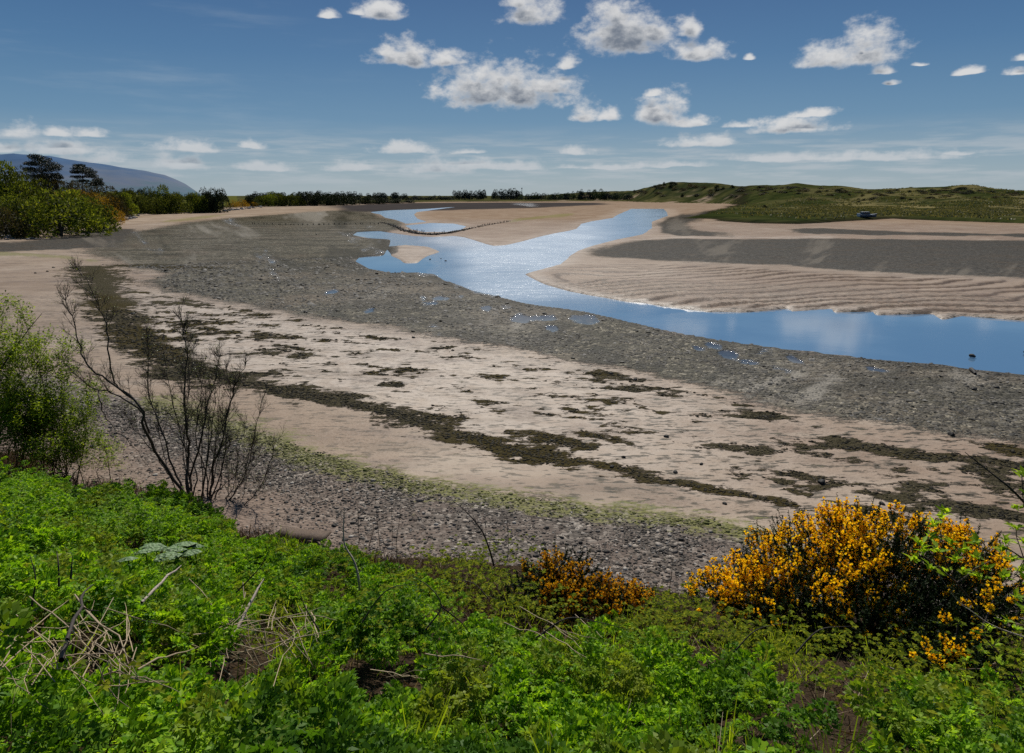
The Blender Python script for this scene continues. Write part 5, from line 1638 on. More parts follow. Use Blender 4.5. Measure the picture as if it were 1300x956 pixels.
# ---- driftwood and a perched bird by the water
def bird(px, py, hm):
    x, y, z = hit(px, py)
    mb = MB()
    prof = [(0, 0.0, 0.30, 0.02), (0.0, -0.06, 0.38, 0.07), (0, 0.0, 0.55, 0.10), (0, 0.05, 0.72, 0.075), (0, 0.06, 0.82, 0.045), (0, 0.07, 0.90, 0.045), (0, 0.10, 0.95, 0.04), (0, 0.20, 0.94, 0.010), (0, 0.26, 0.92, 0.003)]
    P = np.array([(p[1] * hm + x, y, z + p[2] * hm) for p in prof]); mb.add(*tube(P, [p[3] * hm for p in prof], 8))
    for s in (-1, 1):
        Q = np.array([(x, y + s * 0.03 * hm, z), (x, y + s * 0.03 * hm, z + 0.2 * hm), (x, y + s * 0.03 * hm, z + 0.42 * hm)])
        mb.add(*tube(Q, [0.012 * hm, 0.012 * hm, 0.02 * hm], 5))
    return tag(link('wading_bird', mb.mesh('wading_bird', [M['hull']], True)), 'small dark bird standing upright at the near water edge on the right', 'bird')


bird(1210.5, 465, 0.32)
for (a, b, lab) in [((1229, 464.5), (1236, 466.5), 'short dark driftwood log lying at the water edge right of the small bird'), ((1231.5, 470), (1238, 476), 'short slanting dark driftwood piece on the mud below the small bird'), ((1298, 460), (1312, 460.5), 'dark log lying in the water at the right edge')]:
    x0, y0, z0 = hit(*a); x1, y1, z1 = hit(*b)
    z0 = max(z0, -0.06); z1 = max(z1, -0.06)
    Q = smooth_line([(x0, y0, z0 + 0.06), ((x0 + x1) / 2, (y0 + y1) / 2, (z0 + z1) / 2 + 0.08), (x1, y1, z1 + 0.05)], 4)
    V_, F_ = tube(Q, np.array([0.05, 0.07, 0.075, 0.07, 0.075, 0.07, 0.06, 0.055, 0.04]), 8)
    tag(link('driftwood', mk_mesh('driftwood', V_, F_, [M['timber']], True)), lab, 'driftwood')

# ---- fish trap: line of low stones and old stakes
TRAP = [(484, 282.5), (500, 287), (512, 293), (530, 297), (550, 298.3), (570, 296.5), (588, 292.8), (605, 289), (625, 285.2), (648, 281.5)]
tp = np.array(TRAP); seg = np.linspace(0, len(tp) - 1, 260)
cx = np.interp(seg, np.arange(len(tp)), tp[:, 0]); cy = np.interp(seg, np.arange(len(tp)), tp[:, 1])
mb = MB(); Pw = []
for a, b in zip(cx, cy):
    x, y = at(a, b); Pw.append((x, y))
Pw = np.array(Pw)
n = len(Pw)
P = np.concatenate([np.stack([Pw[:, 0] + rng.normal(0, 0.25, n), Pw[:, 1] + rng.normal(0, 0.35, n), np.maximum(ground_z(Pw[:, 0], Pw[:, 1]), -0.12) + rng.uniform(-0.05, 0.16, n)], 1) for _ in range(4)])
lowr = np.interp(np.tile(seg, 4), [0, 2, 5.5, 7, 9], [0.3, 0.75, 0.6, 0.22, 0.10])
S = (rng.uniform(0.12, 0.32, len(P)) * lowr)[:, None] * rng.uniform([0.8, 0.8, 0.6], [1.5, 1.2, 1.1], (len(P), 3))
Vs, Fs = stamp(jit, ICO0F, P, rot_from_dir(rand_dirs(len(P), -0.2, 0.2), rng.uniform(-0.4, 0.4, len(P))), S)
tag(link('fish_trap_weir', mk_mesh('fish_trap_weir', Vs, Fs, [M['wetstone']])), 'curved low dark weir of stones and brushwood crossing the upper channel', 'weir')
sv, sf = tube(np.array([(0, 0, -0.3), (0.01, 0, 0.3), (0.0, 0.01, 0.7), (0.02, 0.0, 1.0)]), [0.07, 0.07, 0.065, 0.05], 6)
sv2 = sv.copy()
stake_me = mk_mesh('stake', sv, sf, [M['timber']], True)
stops = list(np.interp(np.linspace(0.5, 5.9, 46), np.arange(len(tp)), tp[:, 0])) 
for k, a in enumerate(stops):
    b = np.interp(a, tp[:, 0], tp[:, 1])
    x, y = at(a + rng.normal(0, 0.6), b)
    hgt = rng.choice([0.3, 0.4, 0.6]) * rng.uniform(0.8, 1.2) + (0.35 if 518 < a < 540 else 0)
    o = link('stake', stake_me, None, (x, y, -0.1), rng.uniform(0, 6.28), (1, 1, hgt))
    o.rotation_euler = (rng.normal(0, 0.06), rng.normal(0, 0.08), rng.uniform(0, 6.28))
    tag(o, 'old dark wooden stake standing along the curved weir in the channel', 'stake', 'wooden stakes along the fish trap')
for k in range(34):
    a = 606 + k * 1.25 + rng.normal(0, 0.4); b = np.interp(a, tp[:, 0], tp[:, 1])
    x, y = at(a, b)
    o = link('stake', stake_me, None, (x, y, float(ground_z(x, y))), rng.uniform(0, 6.28), (0.9, 0.9, rng.uniform(0.2, 0.5)))
    tag(o, 'short stump of a stake on the sandbank right of the weir pool', 'stake', 'stake stumps on the sandbank')
for k in range(30):
    a = 318 + k * 5.6 + rng.normal(0, 1.6); b = np.interp(a, [318, 380, 486], [284.2, 286.0, 284.5])
    x, y = at(a, b)
    o = link('stake', stake_me, None, (x, y, float(ground_z(x, y))), rng.uniform(0, 6.28), (1.6, 1.6, rng.uniform(0.15, 0.35)))
    tag(o, 'low stump in the dark line crossing the far mudflat', 'stake', 'stumps crossing the far mudflat')

# ---- boat on the saltmarsh
def boat(px, py, L, rz):
    x, y, z = hit(px, py)
    e = empty('boat', (x, y, z), 'small dark blue motor boat with a white cabin resting on the saltmarsh', 'boat', rz=rz)
    ns, nr_ = 13, 7
    V_ = []
    for i in range(ns):
        t = i / (ns - 1); X_ = (t - 0.5) * L
        bw = 0.95 * (1 - max(0, (t - 0.45) / 0.55) ** 2.2) * (0.88 + 0.12 * min(1, t * 4))
        sheer = 0.85 + 0.35 * max(0, t - 0.3) ** 2 * 2
        for j in range(nr_):
            a = (j / (nr_ - 1)) * math.pi
            V_.append((X_ + (0.25 * t if j in (0, nr_ - 1) else 0), bw * math.cos(a), sheer * (1 - math.sin(a) ** 0.7 * (1 - 0.12 * t)) if True else 0))
    V_ = np.array(V_)
    F_ = [(i * nr_ + j, (i + 1) * nr_ + j, (i + 1) * nr_ + j + 1, i * nr_ + j + 1) for i in range(ns - 1) for j in range(nr_ - 1)]
    F_ += [(i * nr_, i * nr_ + nr_ - 1, (i + 1) * nr_ + nr_ - 1, (i + 1) * nr_) for i in range(ns - 1)]
    F_ += [(0, 1, 5, 6), (1, 2, 4, 5), (2, 3, 4, 4)]
    me_ = bpy.data.meshes.new('boat_hull'); me_.from_pydata(V_.tolist(), [], [tuple(dict.fromkeys(f)) for f in F_]); me_.materials.append(M['hull'])
    link('hull', me_, e)

    def box(name, x0, x1, w0, w1, z0, z1, mat, slope=0.0):
        vv = [(x0, -w0, z0), (x1, -w0, z0), (x1, w0, z0), (x0, w0, z0), (x0 + slope * 0.3, -w1, z1), (x1 - slope, -w1, z1), (x1 - slope, w1, z1), (x0 + slope * 0.3, w1, z1)]
        ff = [(0, 3, 2, 1), (4, 5, 6, 7), (0, 1, 5, 4), (1, 2, 6, 5), (2, 3, 7, 6), (3, 0, 4, 7)]
        mm = bpy.data.meshes.new(name); mm.from_pydata(vv, [], ff); mm.materials.append(M[mat])
        bv = link(name, mm, e)
        bv.modifiers.new('bevel', 'BEVEL').width = 0.03
        return bv
    box('cabin', -1.9, 0.5, 0.62, 0.55, 0.88, 1.55, 'hull', 0.35)
    box('cabin_roof', -1.85, 0.15, 0.60, 0.57, 1.56, 1.66, 'boatwhite')
    for s in (-1, 1):
        box('window', -1.5, -0.1, 0.01, 0.01, 1.12, 1.42, 'glassdark').location = (0, s * 0.615, 0)
    box('transom', -2.72, -2.55, 0.75, 0.72, 0.35, 1.25, 'boatwhite')
    box('stripe', -2.4, 1.6, 0.012, 0.012, 0.76, 0.86, 'boatwhite').location = (0, -0.93, 0)
    return e


boat(1101, 276.5, 5.3, 0.10)

# ---- mast and farmhouse far off
x, y = at(662.5, 252.6); z = float(ground_z(x, y)); dist = math.hypot(x, y)
V_, F_ = tube(np.array([(0, 0, 0), (0, 0, 5), (0, 0, 12.5)]) * dist / 1000, np.array([0.45, 0.4, 0.3]) * dist / 1000, 6)
mast = empty('mast', (x, y, z), 'thin communications mast rising above the far treeline', 'mast')
link('pole', mk_mesh('mast_pole', V_, F_, [M['mast']]), mast)
V_, F_ = tube(np.array([(0, 0, 10.8), (0, 0, 11.6), (0, 0, 12.4)]) * dist / 1000, np.array([0.7, 0.8, 0.7]) * dist / 1000, 8)
link('antenna', mk_mesh('mast_antenna', V_, F_, [M['mast']]), mast)
x, y = at(661, 253.2); z = float(ground_z(x, y)); k = math.hypot(x, y) / 1000
house = empty('farmhouse', (x, y, z), 'tiny white farmhouse with grey roof under the mast', 'house')
hv = np.array([(-3, -2, 0), (3, -2, 0), (3, 2, 0), (-3, 2, 0), (-3, -2, 2.6), (3, -2, 2.6), (3, 2, 2.6), (-3, 2, 2.6), (-3, 0, 4.1), (3, 0, 4.1)]) * k
hm_ = bpy.data.meshes.new('walls'); hm_.from_pydata(hv.tolist(), [], [(0, 1, 5, 4), (1, 2, 6, 9, 5), (2, 3, 7, 6), (3, 0, 4, 8, 7)]); hm_.materials.append(M['housewhite']); link('wall', hm_, house)
rv = np.array([(-3.2, -2.3, 2.5), (3.2, -2.3, 2.5), (3.2, 0, 4.25), (-3.2, 0, 4.25), (3.2, 2.3, 2.5), (-3.2, 2.3, 2.5)]) * k
hm_ = bpy.data.meshes.new('roof'); hm_.from_pydata(rv.tolist(), [], [(0, 1, 2, 3), (3, 2, 4, 5)]); hm_.materials.append(M['slate']); link('roof', hm_, house)
for wx in (-1.8, 0.0, 1.8):
    wv = np.array([(wx - 0.4, -2.03, 0.9), (wx + 0.4, -2.03, 0.9), (wx + 0.4, -2.03, 1.9), (wx - 0.4, -2.03, 1.9)]) * k
    hm_ = bpy.data.meshes.new('window'); hm_.from_pydata(wv.tolist(), [], [(0, 1, 2, 3)]); hm_.materials.append(M['glassdark']); link('window', hm_, house)


# ----------------------------------------------------------------------------
# bushes and trees along the shores
# ----------------------------------------------------------------------------
def clump_cloud(ncl, nleaf, size, zlo=0.0, asp=1.0, shell=0.55, crad=(0.24, 0.42), seed=0, squash=0.8):
    """leaf faces gathered in clumps over a dome of radius 1 (x,y) and height 1"""
    d = rand_dirs(ncl, 0.0, 1.0)
    rad = rng.uniform(shell, 0.92, ncl)
    c = d * rad[:, None]; c[:, 2] = zlo + c[:, 2] * (1 - zlo)
    c[: ncl // 5, 2] *= 0.45
    cr = rng.uniform(crad[0], crad[1], ncl)
    k = rng.choice(ncl, nleaf, p=cr ** 2 / (cr ** 2).sum())
    dd = rand_dirs(nleaf, -0.5, 1.0)
    P = c[k] + dd * (cr[k] * rng.uniform(0.7, 1.06, nleaf))[:, None] * np.array([1, 1, squash])
    P[:, 2] = np.maximum(P[:, 2], 0.01)
    D = dd + rand_dirs(nleaf) * 0.8
    return stamp(LEAF_V, LEAF_F, P, rot_from_dir(D, rng.uniform(0, 6.28, nleaf)), size * rng.uniform(0.6, 1.3, nleaf)), c


def trunk_to(cs, r0, nb, lean=(0, 0)):
    mb = MB()
    top = np.array([lean[0], lean[1], 0.5])
    P = smooth_line([(0, 0, -0.06), (lean[0] * 0.4, lean[1] * 0.4, 0.22), top], 4)
    mb.add(*tube(P, np.linspace(r0, r0 * 0.5, len(P)), 6))
    for c in cs[rng.permutation(len(cs))[:nb]]:
        s = rng.uniform(0.2, 0.9); a = P[int(s * (len(P) - 1))]
        Q = smooth_line([a, (a + c) / 2 + np.array([0, 0, 0.06]), c], 3)
        mb.add(*tube(Q, np.linspace(r0 * 0.4, r0 * 0.12, len(Q)), 4))
    return mb


VAR = {}


def make_variant(key, mat, ncl, nleaf, size, **kw):
    (Vs, Fs), c = clump_cloud(ncl, nleaf, size, **kw)
    crown = mk_mesh(key + '_crown', Vs, Fs, [M[mat]])
    trunk = trunk_to(c, 0.05, 12).mesh(key + '_trunk', [M['bark']], True)
    VAR[key] = (crown, trunk)


for k in range(3):
    make_variant('green%d' % k, 'bush_green', 22 + 4 * k, 3800, 0.085)
    make_variant('bright%d' % k, 'bush_bright', 22 + 4 * k, 3800, 0.085)
    make_variant('olive%d' % k, 'bush_olive', 18 + 4 * k, 3000, 0.08)
    make_variant('dark%d' % k, 'bush_dark', 20 + 4 * k, 3400, 0.085)
    make_variant('gorsey%d' % k, 'gorse_far', 26, 3000, 0.07)
    make_variant('far%d' % k, 'fartree', 16, 1400, 0.13, zlo=0.15)
    make_variant('fargreen%d' % k, 'fargreen', 16, 1400, 0.13, zlo=0.08)


def plant(kind, px, py, wpx, hpx, name, label, cat, group=None, depth_shift=0.0, sink=0.04):
    if px < 152 and not kind.startswith('gorsey'):
        wpx *= 1.12; hpx *= 1.08
    x, y, z = hit(px, py)
    if px < 150 and math.hypot(x, y) > 260:
        for q_ in range(40):
            py += 1.0; x, y, z = hit(px, py)
            if math.hypot(x, y) < 260:
                break
    if depth_shift:
        s = (math.hypot(x, y) + depth_shift) / math.hypot(x, y); x *= s; y *= s; z = float(ground_z(x, y))
    dist = math.hypot(x, y)
    zdep = y * CP - (z - CAMH) * SP
    w = wpx * zdep / F * 0.5; h = hpx * zdep / F
    crown, trunk = VAR[kind + str(int(rng.integers(3)))]
    e = empty(name, (x, y, z - sink * h), label, cat, group, rng.uniform(0, 6.28))
    e.scale = (w, w, h)
    link('crown', crown, e); link('trunk', trunk, e)
    return e


# bluff at the left
for a in [
    ('bright', 12, 262, 52, 48, 'bush', 'bright green rounded bush on top of the bluff at the left edge', 'bush'),
    ('green', 28, 255, 60, 38, 'bush', 'tall mid green bush behind the bright one on top of the left bluff', 'bush'),
    ('olive', 66, 246, 46, 26, 'bush', 'brownish leafless bush between the left edge bushes and the big pine', 'bush'),
    ('bright', 78, 300, 92, 52, 'bush', 'largest green bush hanging down the front of the bluff', 'bush'),
    ('green', 38, 282, 52, 30, 'bush', 'green bush high on the slope above the largest bluff bush', 'bush'),
    ('olive', 8, 300, 60, 34, 'bush', 'olive bush at the left edge low on the bluff slope', 'bush'),
    ('green', 112, 294, 64, 46, 'bush', 'dark green bush at the right foot of the bluff beside the boulders', 'bush'),
    ('bright', 95, 277, 52, 30, 'bush', 'yellow-green bush on the slope just above the bluff foot', 'bush'),
    ('olive', 124, 262, 42, 30, 'bush', 'grey-olive bush under the smaller pine', 'bush'),
    ('olive', 140, 274, 38, 28, 'bush', 'olive bush right of the flowering gorse on the bluff', 'bush'),
    ('gorsey', 128, 285, 50, 28, 'gorse_bush', 'distant golden gorse flowering at the right foot of the bluff', 'gorse bush'),
    ('gorsey', 113, 267, 44, 22, 'gorse_bush', 'distant rusty orange gorse high on the bluff slope below the smaller pine', 'gorse bush'),
    ('gorsey', 88, 252, 40, 12, 'gorse_bush', 'distant brown-orange gorse along the top of the bluff below the big pine', 'gorse bush'),
    ('gorsey', 148, 281, 22, 14, 'gorse_bush', 'distant yellow gorse patch just left of the boulders', 'gorse bush'),
    ('olive', 96, 240, 30, 18, 'bush', 'low dark bush between the two pines', 'bush'),
    ('green', 20, 296, 40, 20, 'bush', 'low green bush in front of the olive one at the left foot of the bluff', 'bush'),
    ('bright', 60, 272, 46, 22, 'bush', 'yellow-green bush high on the bluff slope left of the rusty gorse', 'bush'),
    ('bright', 20, 278, 46, 26, 'bush', 'yellow-green bush below the bright rounded one at the left edge', 'bush'),
    ('gorsey', 138, 272, 36, 22, 'gorse_bush', 'distant orange gorse halfway down the right end of the bluff', 'gorse bush'),
    ('green', 150, 268, 30, 26, 'bush', 'green bush above the boulders where the hedge begins', 'bush'),
    ('olive', 52, 262, 60, 20, 'bush', 'low brownish scrub along the middle of the bluff top', 'bush'),
]:
    plant(*a)
# hedge along the shore beyond the bluff
HEDGE = [(160, 274, 30, 26, 'bright'), (168, 268, 30, 30, 'green'), (182, 271, 26, 26, 'green'), (196, 272, 30, 32, 'green'), (212, 271, 34, 32, 'bright'), (228, 272, 32, 30, 'green'), (243, 271, 26, 28, 'green'), (254, 271, 24, 24, 'bright'), (264, 271, 26, 30, 'dark')]
ordn = ['first', 'second', 'third', 'fourth', 'fifth', 'sixth', 'seventh', 'eighth', 'ninth']
for k, (px, py, w, h, kd) in enumerate(HEDGE):
    plant(kd, px, py - 1, w, h, 'hedge_bush', 'rounded %s bush, %s along the left shore hedge counting away from the bluff' % ({'bright': 'light green', 'green': 'mid green', 'dark': 'dark green'}[kd], ordn[k]), 'bush', 'bushes of the hedge along the left shore')
plant('dark', 276, 270, 30, 33, 'tree', 'dark windswept tree at the end of the left shore hedge', 'tree')
plant('dark', 268, 269, 22, 27, 'tree', 'dark lower tree leaning against the windswept one at the hedge end', 'tree')
for k, (px, py, w, h) in enumerate([(296, 263, 20, 9), (308, 262.5, 20, 9), (318, 262, 16, 8)]):
    plant('gorsey', px, py, w, h, 'gorse_bush', 'far low gorse bush with rusty flowers above the far rock wall', 'gorse bush', 'far gorse above the rock wall')
for k, (px, py, w, h, kd) in enumerate([(318, 262, 18, 16, 'dark'), (330, 262, 22, 15, 'green'), (342, 262, 22, 17, 'bright'), (355, 261.5, 24, 18, 'green'), (368, 261.5, 22, 16, 'green'), (378, 261, 20, 15, 'green'), (390, 261, 26, 20, 'dark'), (403, 261, 24, 18, 'dark'), (414, 260.5, 20, 16, 'dark'),
                                        (424, 260, 20, 14, 'dark'), (436, 260, 24, 13, 'dark'), (450, 259.5, 24, 12, 'dark'), (464, 259, 22, 11, 'dark'), (478, 258.5, 22, 10, 'dark'), (492, 258.2, 22, 8, 'dark'), (506, 258, 24, 7, 'dark'), (522, 257.5, 22, 5, 'dark')]):
    plant(kd, px, py, w, h, 'shore_tree', 'green bush in the far shore belt' if kd != 'dark' else 'dark tree in the far shore belt tapering towards the channel', 'tree', 'green bushes of the far shore belt' if kd != 'dark' else 'dark trees of the far shore belt')
# wood behind the hedge on the left, below the hill
for k in range(16):
    px = 150 + k * 9 + rng.normal(0, 2)
    plant('far', px, 258, 16, rng.uniform(7, 10) + (4 if px < 200 else 0), 'distant_tree', 'dark tree of the wood between the left hedge and the hill', 'tree', 'trees of the wood below the hill', depth_shift=300)
# far treelines
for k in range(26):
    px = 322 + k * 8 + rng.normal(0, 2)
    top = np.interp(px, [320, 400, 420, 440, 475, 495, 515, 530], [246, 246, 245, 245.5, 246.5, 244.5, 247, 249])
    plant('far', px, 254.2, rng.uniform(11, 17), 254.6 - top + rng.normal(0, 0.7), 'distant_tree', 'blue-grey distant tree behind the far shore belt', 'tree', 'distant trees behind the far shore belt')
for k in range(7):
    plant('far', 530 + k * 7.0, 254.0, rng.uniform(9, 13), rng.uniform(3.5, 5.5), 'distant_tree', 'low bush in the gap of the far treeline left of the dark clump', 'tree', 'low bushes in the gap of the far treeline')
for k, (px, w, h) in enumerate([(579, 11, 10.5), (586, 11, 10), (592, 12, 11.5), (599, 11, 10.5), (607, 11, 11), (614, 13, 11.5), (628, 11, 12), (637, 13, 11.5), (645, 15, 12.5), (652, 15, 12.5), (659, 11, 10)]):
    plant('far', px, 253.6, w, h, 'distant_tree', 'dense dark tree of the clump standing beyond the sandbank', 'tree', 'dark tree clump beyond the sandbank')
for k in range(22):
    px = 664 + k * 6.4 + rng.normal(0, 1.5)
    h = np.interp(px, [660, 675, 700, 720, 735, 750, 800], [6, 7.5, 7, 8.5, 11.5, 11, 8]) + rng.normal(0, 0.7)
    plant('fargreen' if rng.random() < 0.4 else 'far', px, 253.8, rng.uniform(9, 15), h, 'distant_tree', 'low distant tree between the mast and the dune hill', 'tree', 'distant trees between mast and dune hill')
# scrub on the dunes
cnt = 0
for k in range(150):
    px = rng.uniform(805, 1300)
    top = np.interp(px, [p[0] for p in SKYLINE], [p[1] for p in SKYLINE])
    py = top + abs(rng.normal(0, 5.5)) + 1.2 if px > 950 else top + abs(rng.normal(0, 8)) + 1.2
    if py > 257 or (py > 250 and px < 915):
        continue
    x, y, z = hit(px, py)
    if dune_height(np.array(x), np.array(y)) < 2.0:
        continue
    w = rng.uniform(5, 13); h = rng.uniform(1.8, 4.0) * (1.25 if px < 930 else 0.8)
    plant('dark' if rng.random() < 0.5 else 'olive', px, py, w, h, 'dune_bush', 'low dark scrub bush on the grassy dunes' if px > 935 else 'dark scrub bush on the steep dune hill', 'bush', 'scrub bushes on the dunes' if px > 935 else 'scrub bushes on the steep dune hill')
plant('dark', 970, 264.5, 10, 5, 'bush', 'single dark round bush standing on the green saltmarsh', 'bush')
plant('dark', 843, 236.0, 4.5, 5.5, 'small_tree', 'small windswept tree on the skyline of the steep dune hill', 'tree')
plant('dark', 852, 234.6, 5, 4.5, 'small_tree', 'second small tree on the skyline of the dune hill, right of the other', 'tree')

# marram tussocks along the marsh edge and dune fronts
n = 60000
t_ = rng.uniform(0.28, 0.85, n); rr_ = np.exp(rng.uniform(math.log(190), math.log(560), n))
x = rr_ * np.sin(t_); y = rr_ * np.cos(t_)
z = ground_z(x, y)
px, py = project(x, y, z)
dens = np.interp(py, [236, 246, 258, 261, 266, 272, 276, 282], [0.3, 0.6, 0.8, 1, 1, 0.5, 0.1, 0.05]) * np.interp(px, [900, 960, 1080, 1300], [0.05, 0.25, 0.9, 1])
ok = (z > 0.55) & (rng.random(n) < dens * sstep(-0.25, 0.25, fbm(x / 14, y / 14, 701, 3)))
x, y, z = x[ok][:9000], y[ok][:9000], z[ok][:9000]
m = 5
X = np.repeat(x, m) + rng.normal(0, 0.5, len(x) * m); Y = np.repeat(y, m) + rng.normal(0, 0.5, len(x) * m)
D = np.stack([rng.normal(0, 0.5, len(X)), rng.normal(0, 0.5, len(X)), np.ones(len(X))], 1)
sc = np.stack([rng.uniform(0.3, 0.7, len(X)), rng.uniform(0.5, 1.1, len(X)), np.ones(len(X))], 1)
Vs, Fs = stamp(BLADE_V, BLADE_F, np.stack([X, Y, ground_z(X, Y) - 0.05], 1), rot_from_dir(D, rng.uniform(0, 6.28, len(X))), sc)
tag(link('marram_grass', mk_mesh('marram_grass', Vs, Fs, [M['marram']])), 'tufts of tawny marram grass on the dunes and marsh edge', None, None, 'stuff')


# ---- the two pines on the bluff
def pine(px_base, py_base, px_top, py_top, plates, name, label, r0=0.28):
    x, y, z = hit(px_base, py_base)
    while math.hypot(x, y) > 230:
        py_base += 0.5; x, y, z = hit(px_base, py_base)
    print('pine at', x, y, z, py_base)
    e = empty(name, (0, 0, 0), label, 'pine tree')
    dy = y
    P = smooth_line([(x, y, z - 0.3), (x * 0.75 + 0.25 * pt(px_top, py_base, dy)[0], y, z + 1.5), pt(px_top, py_top + 6, dy)], 5)
    mb = MB(); mb.add(*tube(P, np.linspace(r0, r0 * 0.3, len(P)), 7))
    lm = MB()
    for (cx, cy, w, h, n) in plates:
        for off in (-0.9, 0.0, 0.9):
            c = pt(cx, cy, dy + off * w * dy / F * 0.5)
            j = int(np.argmin(np.abs(P[:, 2] - c[2] + 0.5)))
            Q = smooth_line([P[j], (P[j] + c) / 2 + np.array([0, 0, 0.15]), c], 4)
            mb.add(*tube(Q, np.linspace(r0 * 0.3, 0.03, len(Q)), 5))
            ww, hh = w * dy / F / 2, h * dy / F / 2
            m = int(n * 40)
            d = rand_dirs(m) * (rng.random(m) ** 0.4)[:, None]
            LP = c + d * np.array([ww, ww * 0.8, hh])
            D = rand_dirs(m, -0.2, 1.0)
            lm.add(*stamp(LEAFN_V, LEAFN_F, LP, rot_from_dir(D, rng.uniform(0, 6.28, m)), rng.uniform(0.22, 0.5, m)))
    link('trunk', mb.mesh(name + '_trunk', [M['bark']], True), e)
    link('crown', lm.mesh(name + '_crown', [M['pine']]), e)
    return e


pine(58, 242, 52, 198, [(44, 199, 18, 6, 5), (52, 203, 26, 8, 8), (40, 208, 20, 6, 6), (58, 209, 32, 8, 9), (36, 215, 16, 5, 4), (48, 217, 34, 8, 9), (66, 215, 22, 7, 6), (73, 212, 14, 5, 3), (44, 224, 26, 7, 6), (62, 224, 30, 8, 8), (72, 222, 12, 5, 3), (52, 231, 24, 7, 6), (70, 231, 16, 6, 4), (76, 226, 10, 4, 2), (60, 238, 26, 6, 5)],
     'pine_tree', 'larger dark pine tree with ragged crown on top of the left bluff')
pine(108, 243, 104, 211, [(100, 211, 16, 5, 5), (104, 215, 26, 6, 8), (96, 219, 14, 4, 4), (112, 219, 22, 6, 7), (99, 225, 18, 4, 4), (116, 224, 18, 5, 5), (124, 229, 12, 6, 4), (106, 230, 16, 4, 3), (120, 234, 16, 5, 4), (128, 233, 8, 5, 2)],
     'pine_tree', 'smaller flat-topped dark pine tree right of the ragged one on the bluff', 0.22)

# ----------------------------------------------------------------------------
# sky, sun, camera
# ----------------------------------------------------------------------------
SUN_EL, SUN_AZ = math.radians(47), math.radians(3)      # azimuth from +Y towards +X
world = bpy.data.worlds.new("World")
scene.world = world
world.use_nodes = True
world.node_tree.nodes.clear()
nt = NT(world.node_tree)
wout = nt.node('ShaderNodeOutputWorld')
sky = nt.node('ShaderNodeTexSky', sky_type='NISHITA')
sky.sun_disc = False
sky.sun_elevation = SUN_EL
sky.sun_rotation = SUN_AZ
sky.altitude = 0; sky.air_density = 1.0; sky.dust_density = 0.6; sky.ozone_density = 2.0
tc = nt.node('ShaderNodeTexCoord')
D = tc.outputs['Generated']
sep = nt.node('ShaderNodeSeparateXYZ'); nt.put(sep.inputs[0], D)
az = nt.math('ARCTAN2', sep.outputs[0], sep.outputs[1])
el = nt.math('ARCSINE', sep.outputs[2])
cmb = nt.node('ShaderNodeCombineXYZ')
nt.put(cmb.inputs[0], az); nt.put(cmb.inputs[1], el)
UV = cmb.outputs[0]


def px_dir(px, py):
    d = ray(px, py); d = d / np.linalg.norm(d)
    return math.atan2(d[0], d[1]), math.asin(d[2])


# cumulus drifting over the estuary: (photo x, base y, half width, height)
CLOUDS = [(640, 131, 84, 46), (606, 122, 44, 36), (694, 117, 40, 26), (792, 63, 58, 48), (776, 48, 36, 42), (828, 52, 26, 26), (515, 81, 42, 26), (566, 80, 28, 16), (494, 72, 22, 16),
          (672, 28, 36, 34), (655, 10, 22, 20), (484, 22, 32, 22), (452, 18, 12, 8), (416, 21, 14, 9), (746, 151, 20, 17), (771, 152, 18, 13), (838, 155, 34, 34), (880, 158, 30, 12), (828, 123, 11, 9),
          (890, 75, 32, 20), (874, 44, 18, 20), (722, 85, 14, 13), (1054, 82, 48, 26), (1098, 80, 48, 40), (1122, 93, 22, 10), (1130, 106, 10, 5), (1226, 94, 20, 7), (1286, 95, 16, 8), (950, 76, 9, 6),
          (1004, 166, 62, 16), (942, 161, 26, 9), (1024, 148, 30, 9), (890, 185, 52, 12), (1000, 203, 90, 9), (1120, 203, 100, 11), (1215, 196, 30, 4), (725, 196, 28, 9),
          (20, 171, 30, 17), (4, 191, 32, 12), (114, 173, 20, 10), (74, 172, 17, 10), (80, 195, 50, 15), (130, 206, 42, 13), (240, 192, 44, 11), (322, 189, 17, 9),
          (230, 213, 32, 14), (330, 216, 44, 9), (514, 194, 38, 11), (590, 195, 23, 5), (552, 217, 50, 14), (650, 215, 44, 9), (450, 216, 40, 10), (600, 214, 34, 11), 
          (760, 214, 60, 5), (860, 212, 70, 6), (1096, 52, 8, 5), (1165, 82, 8, 4), (1300, 75, 16, 7)]
def blob_dims(cx, by, hw, hh):
    a0, e0 = px_dir(cx, by)
    a1, _ = px_dir(cx + hw, by)
    _, e1 = px_dir(cx, by - hh)
    return a0, e0, abs(a1 - a0) * 1.22, abs(e1 - e0) * 1.30


BLOBS = [blob_dims(*c) for c in CLOUDS]
warp = nt.noise(UV, 18.0, 2, 0.6, color=True)
uvw = nt.vmath('ADD', UV, nt.vmath('MULTIPLY', nt.vmath('SUBTRACT', warp, (0.5, 0.5, 0.5)), (0.022, 0.010, 0.0)))
uvw1 = nt.vmath('ADD', uvw, (0.0, 0.014, 0))
uvs = nt.vmath('MULTIPLY', UV, (1.0, 1.5, 1.0))
nz = nt.noise(uvs, 40.0, 6, 0.60)
nz2 = nt.noise(uvs, 15.0, 2, 0.5)
nn = nt.math('MULTIPLY_ADD', nt.math('SUBTRACT', nz, 0.5), 1.75, nt.math('MULTIPLY', nt.math('SUBTRACT', nz2, 0.5), 0.8))
nzb = nt.noise(nt.vmath('ADD', uvs, (0.0, 0.02, 0)), 40.0, 4, 0.60)
nnb = nt.math('MULTIPLY_ADD', nt.math('SUBTRACT', nzb, 0.5), 1.5, nt.math('MULTIPLY', nt.math('SUBTRACT', nz2, 0.5), 0.8))


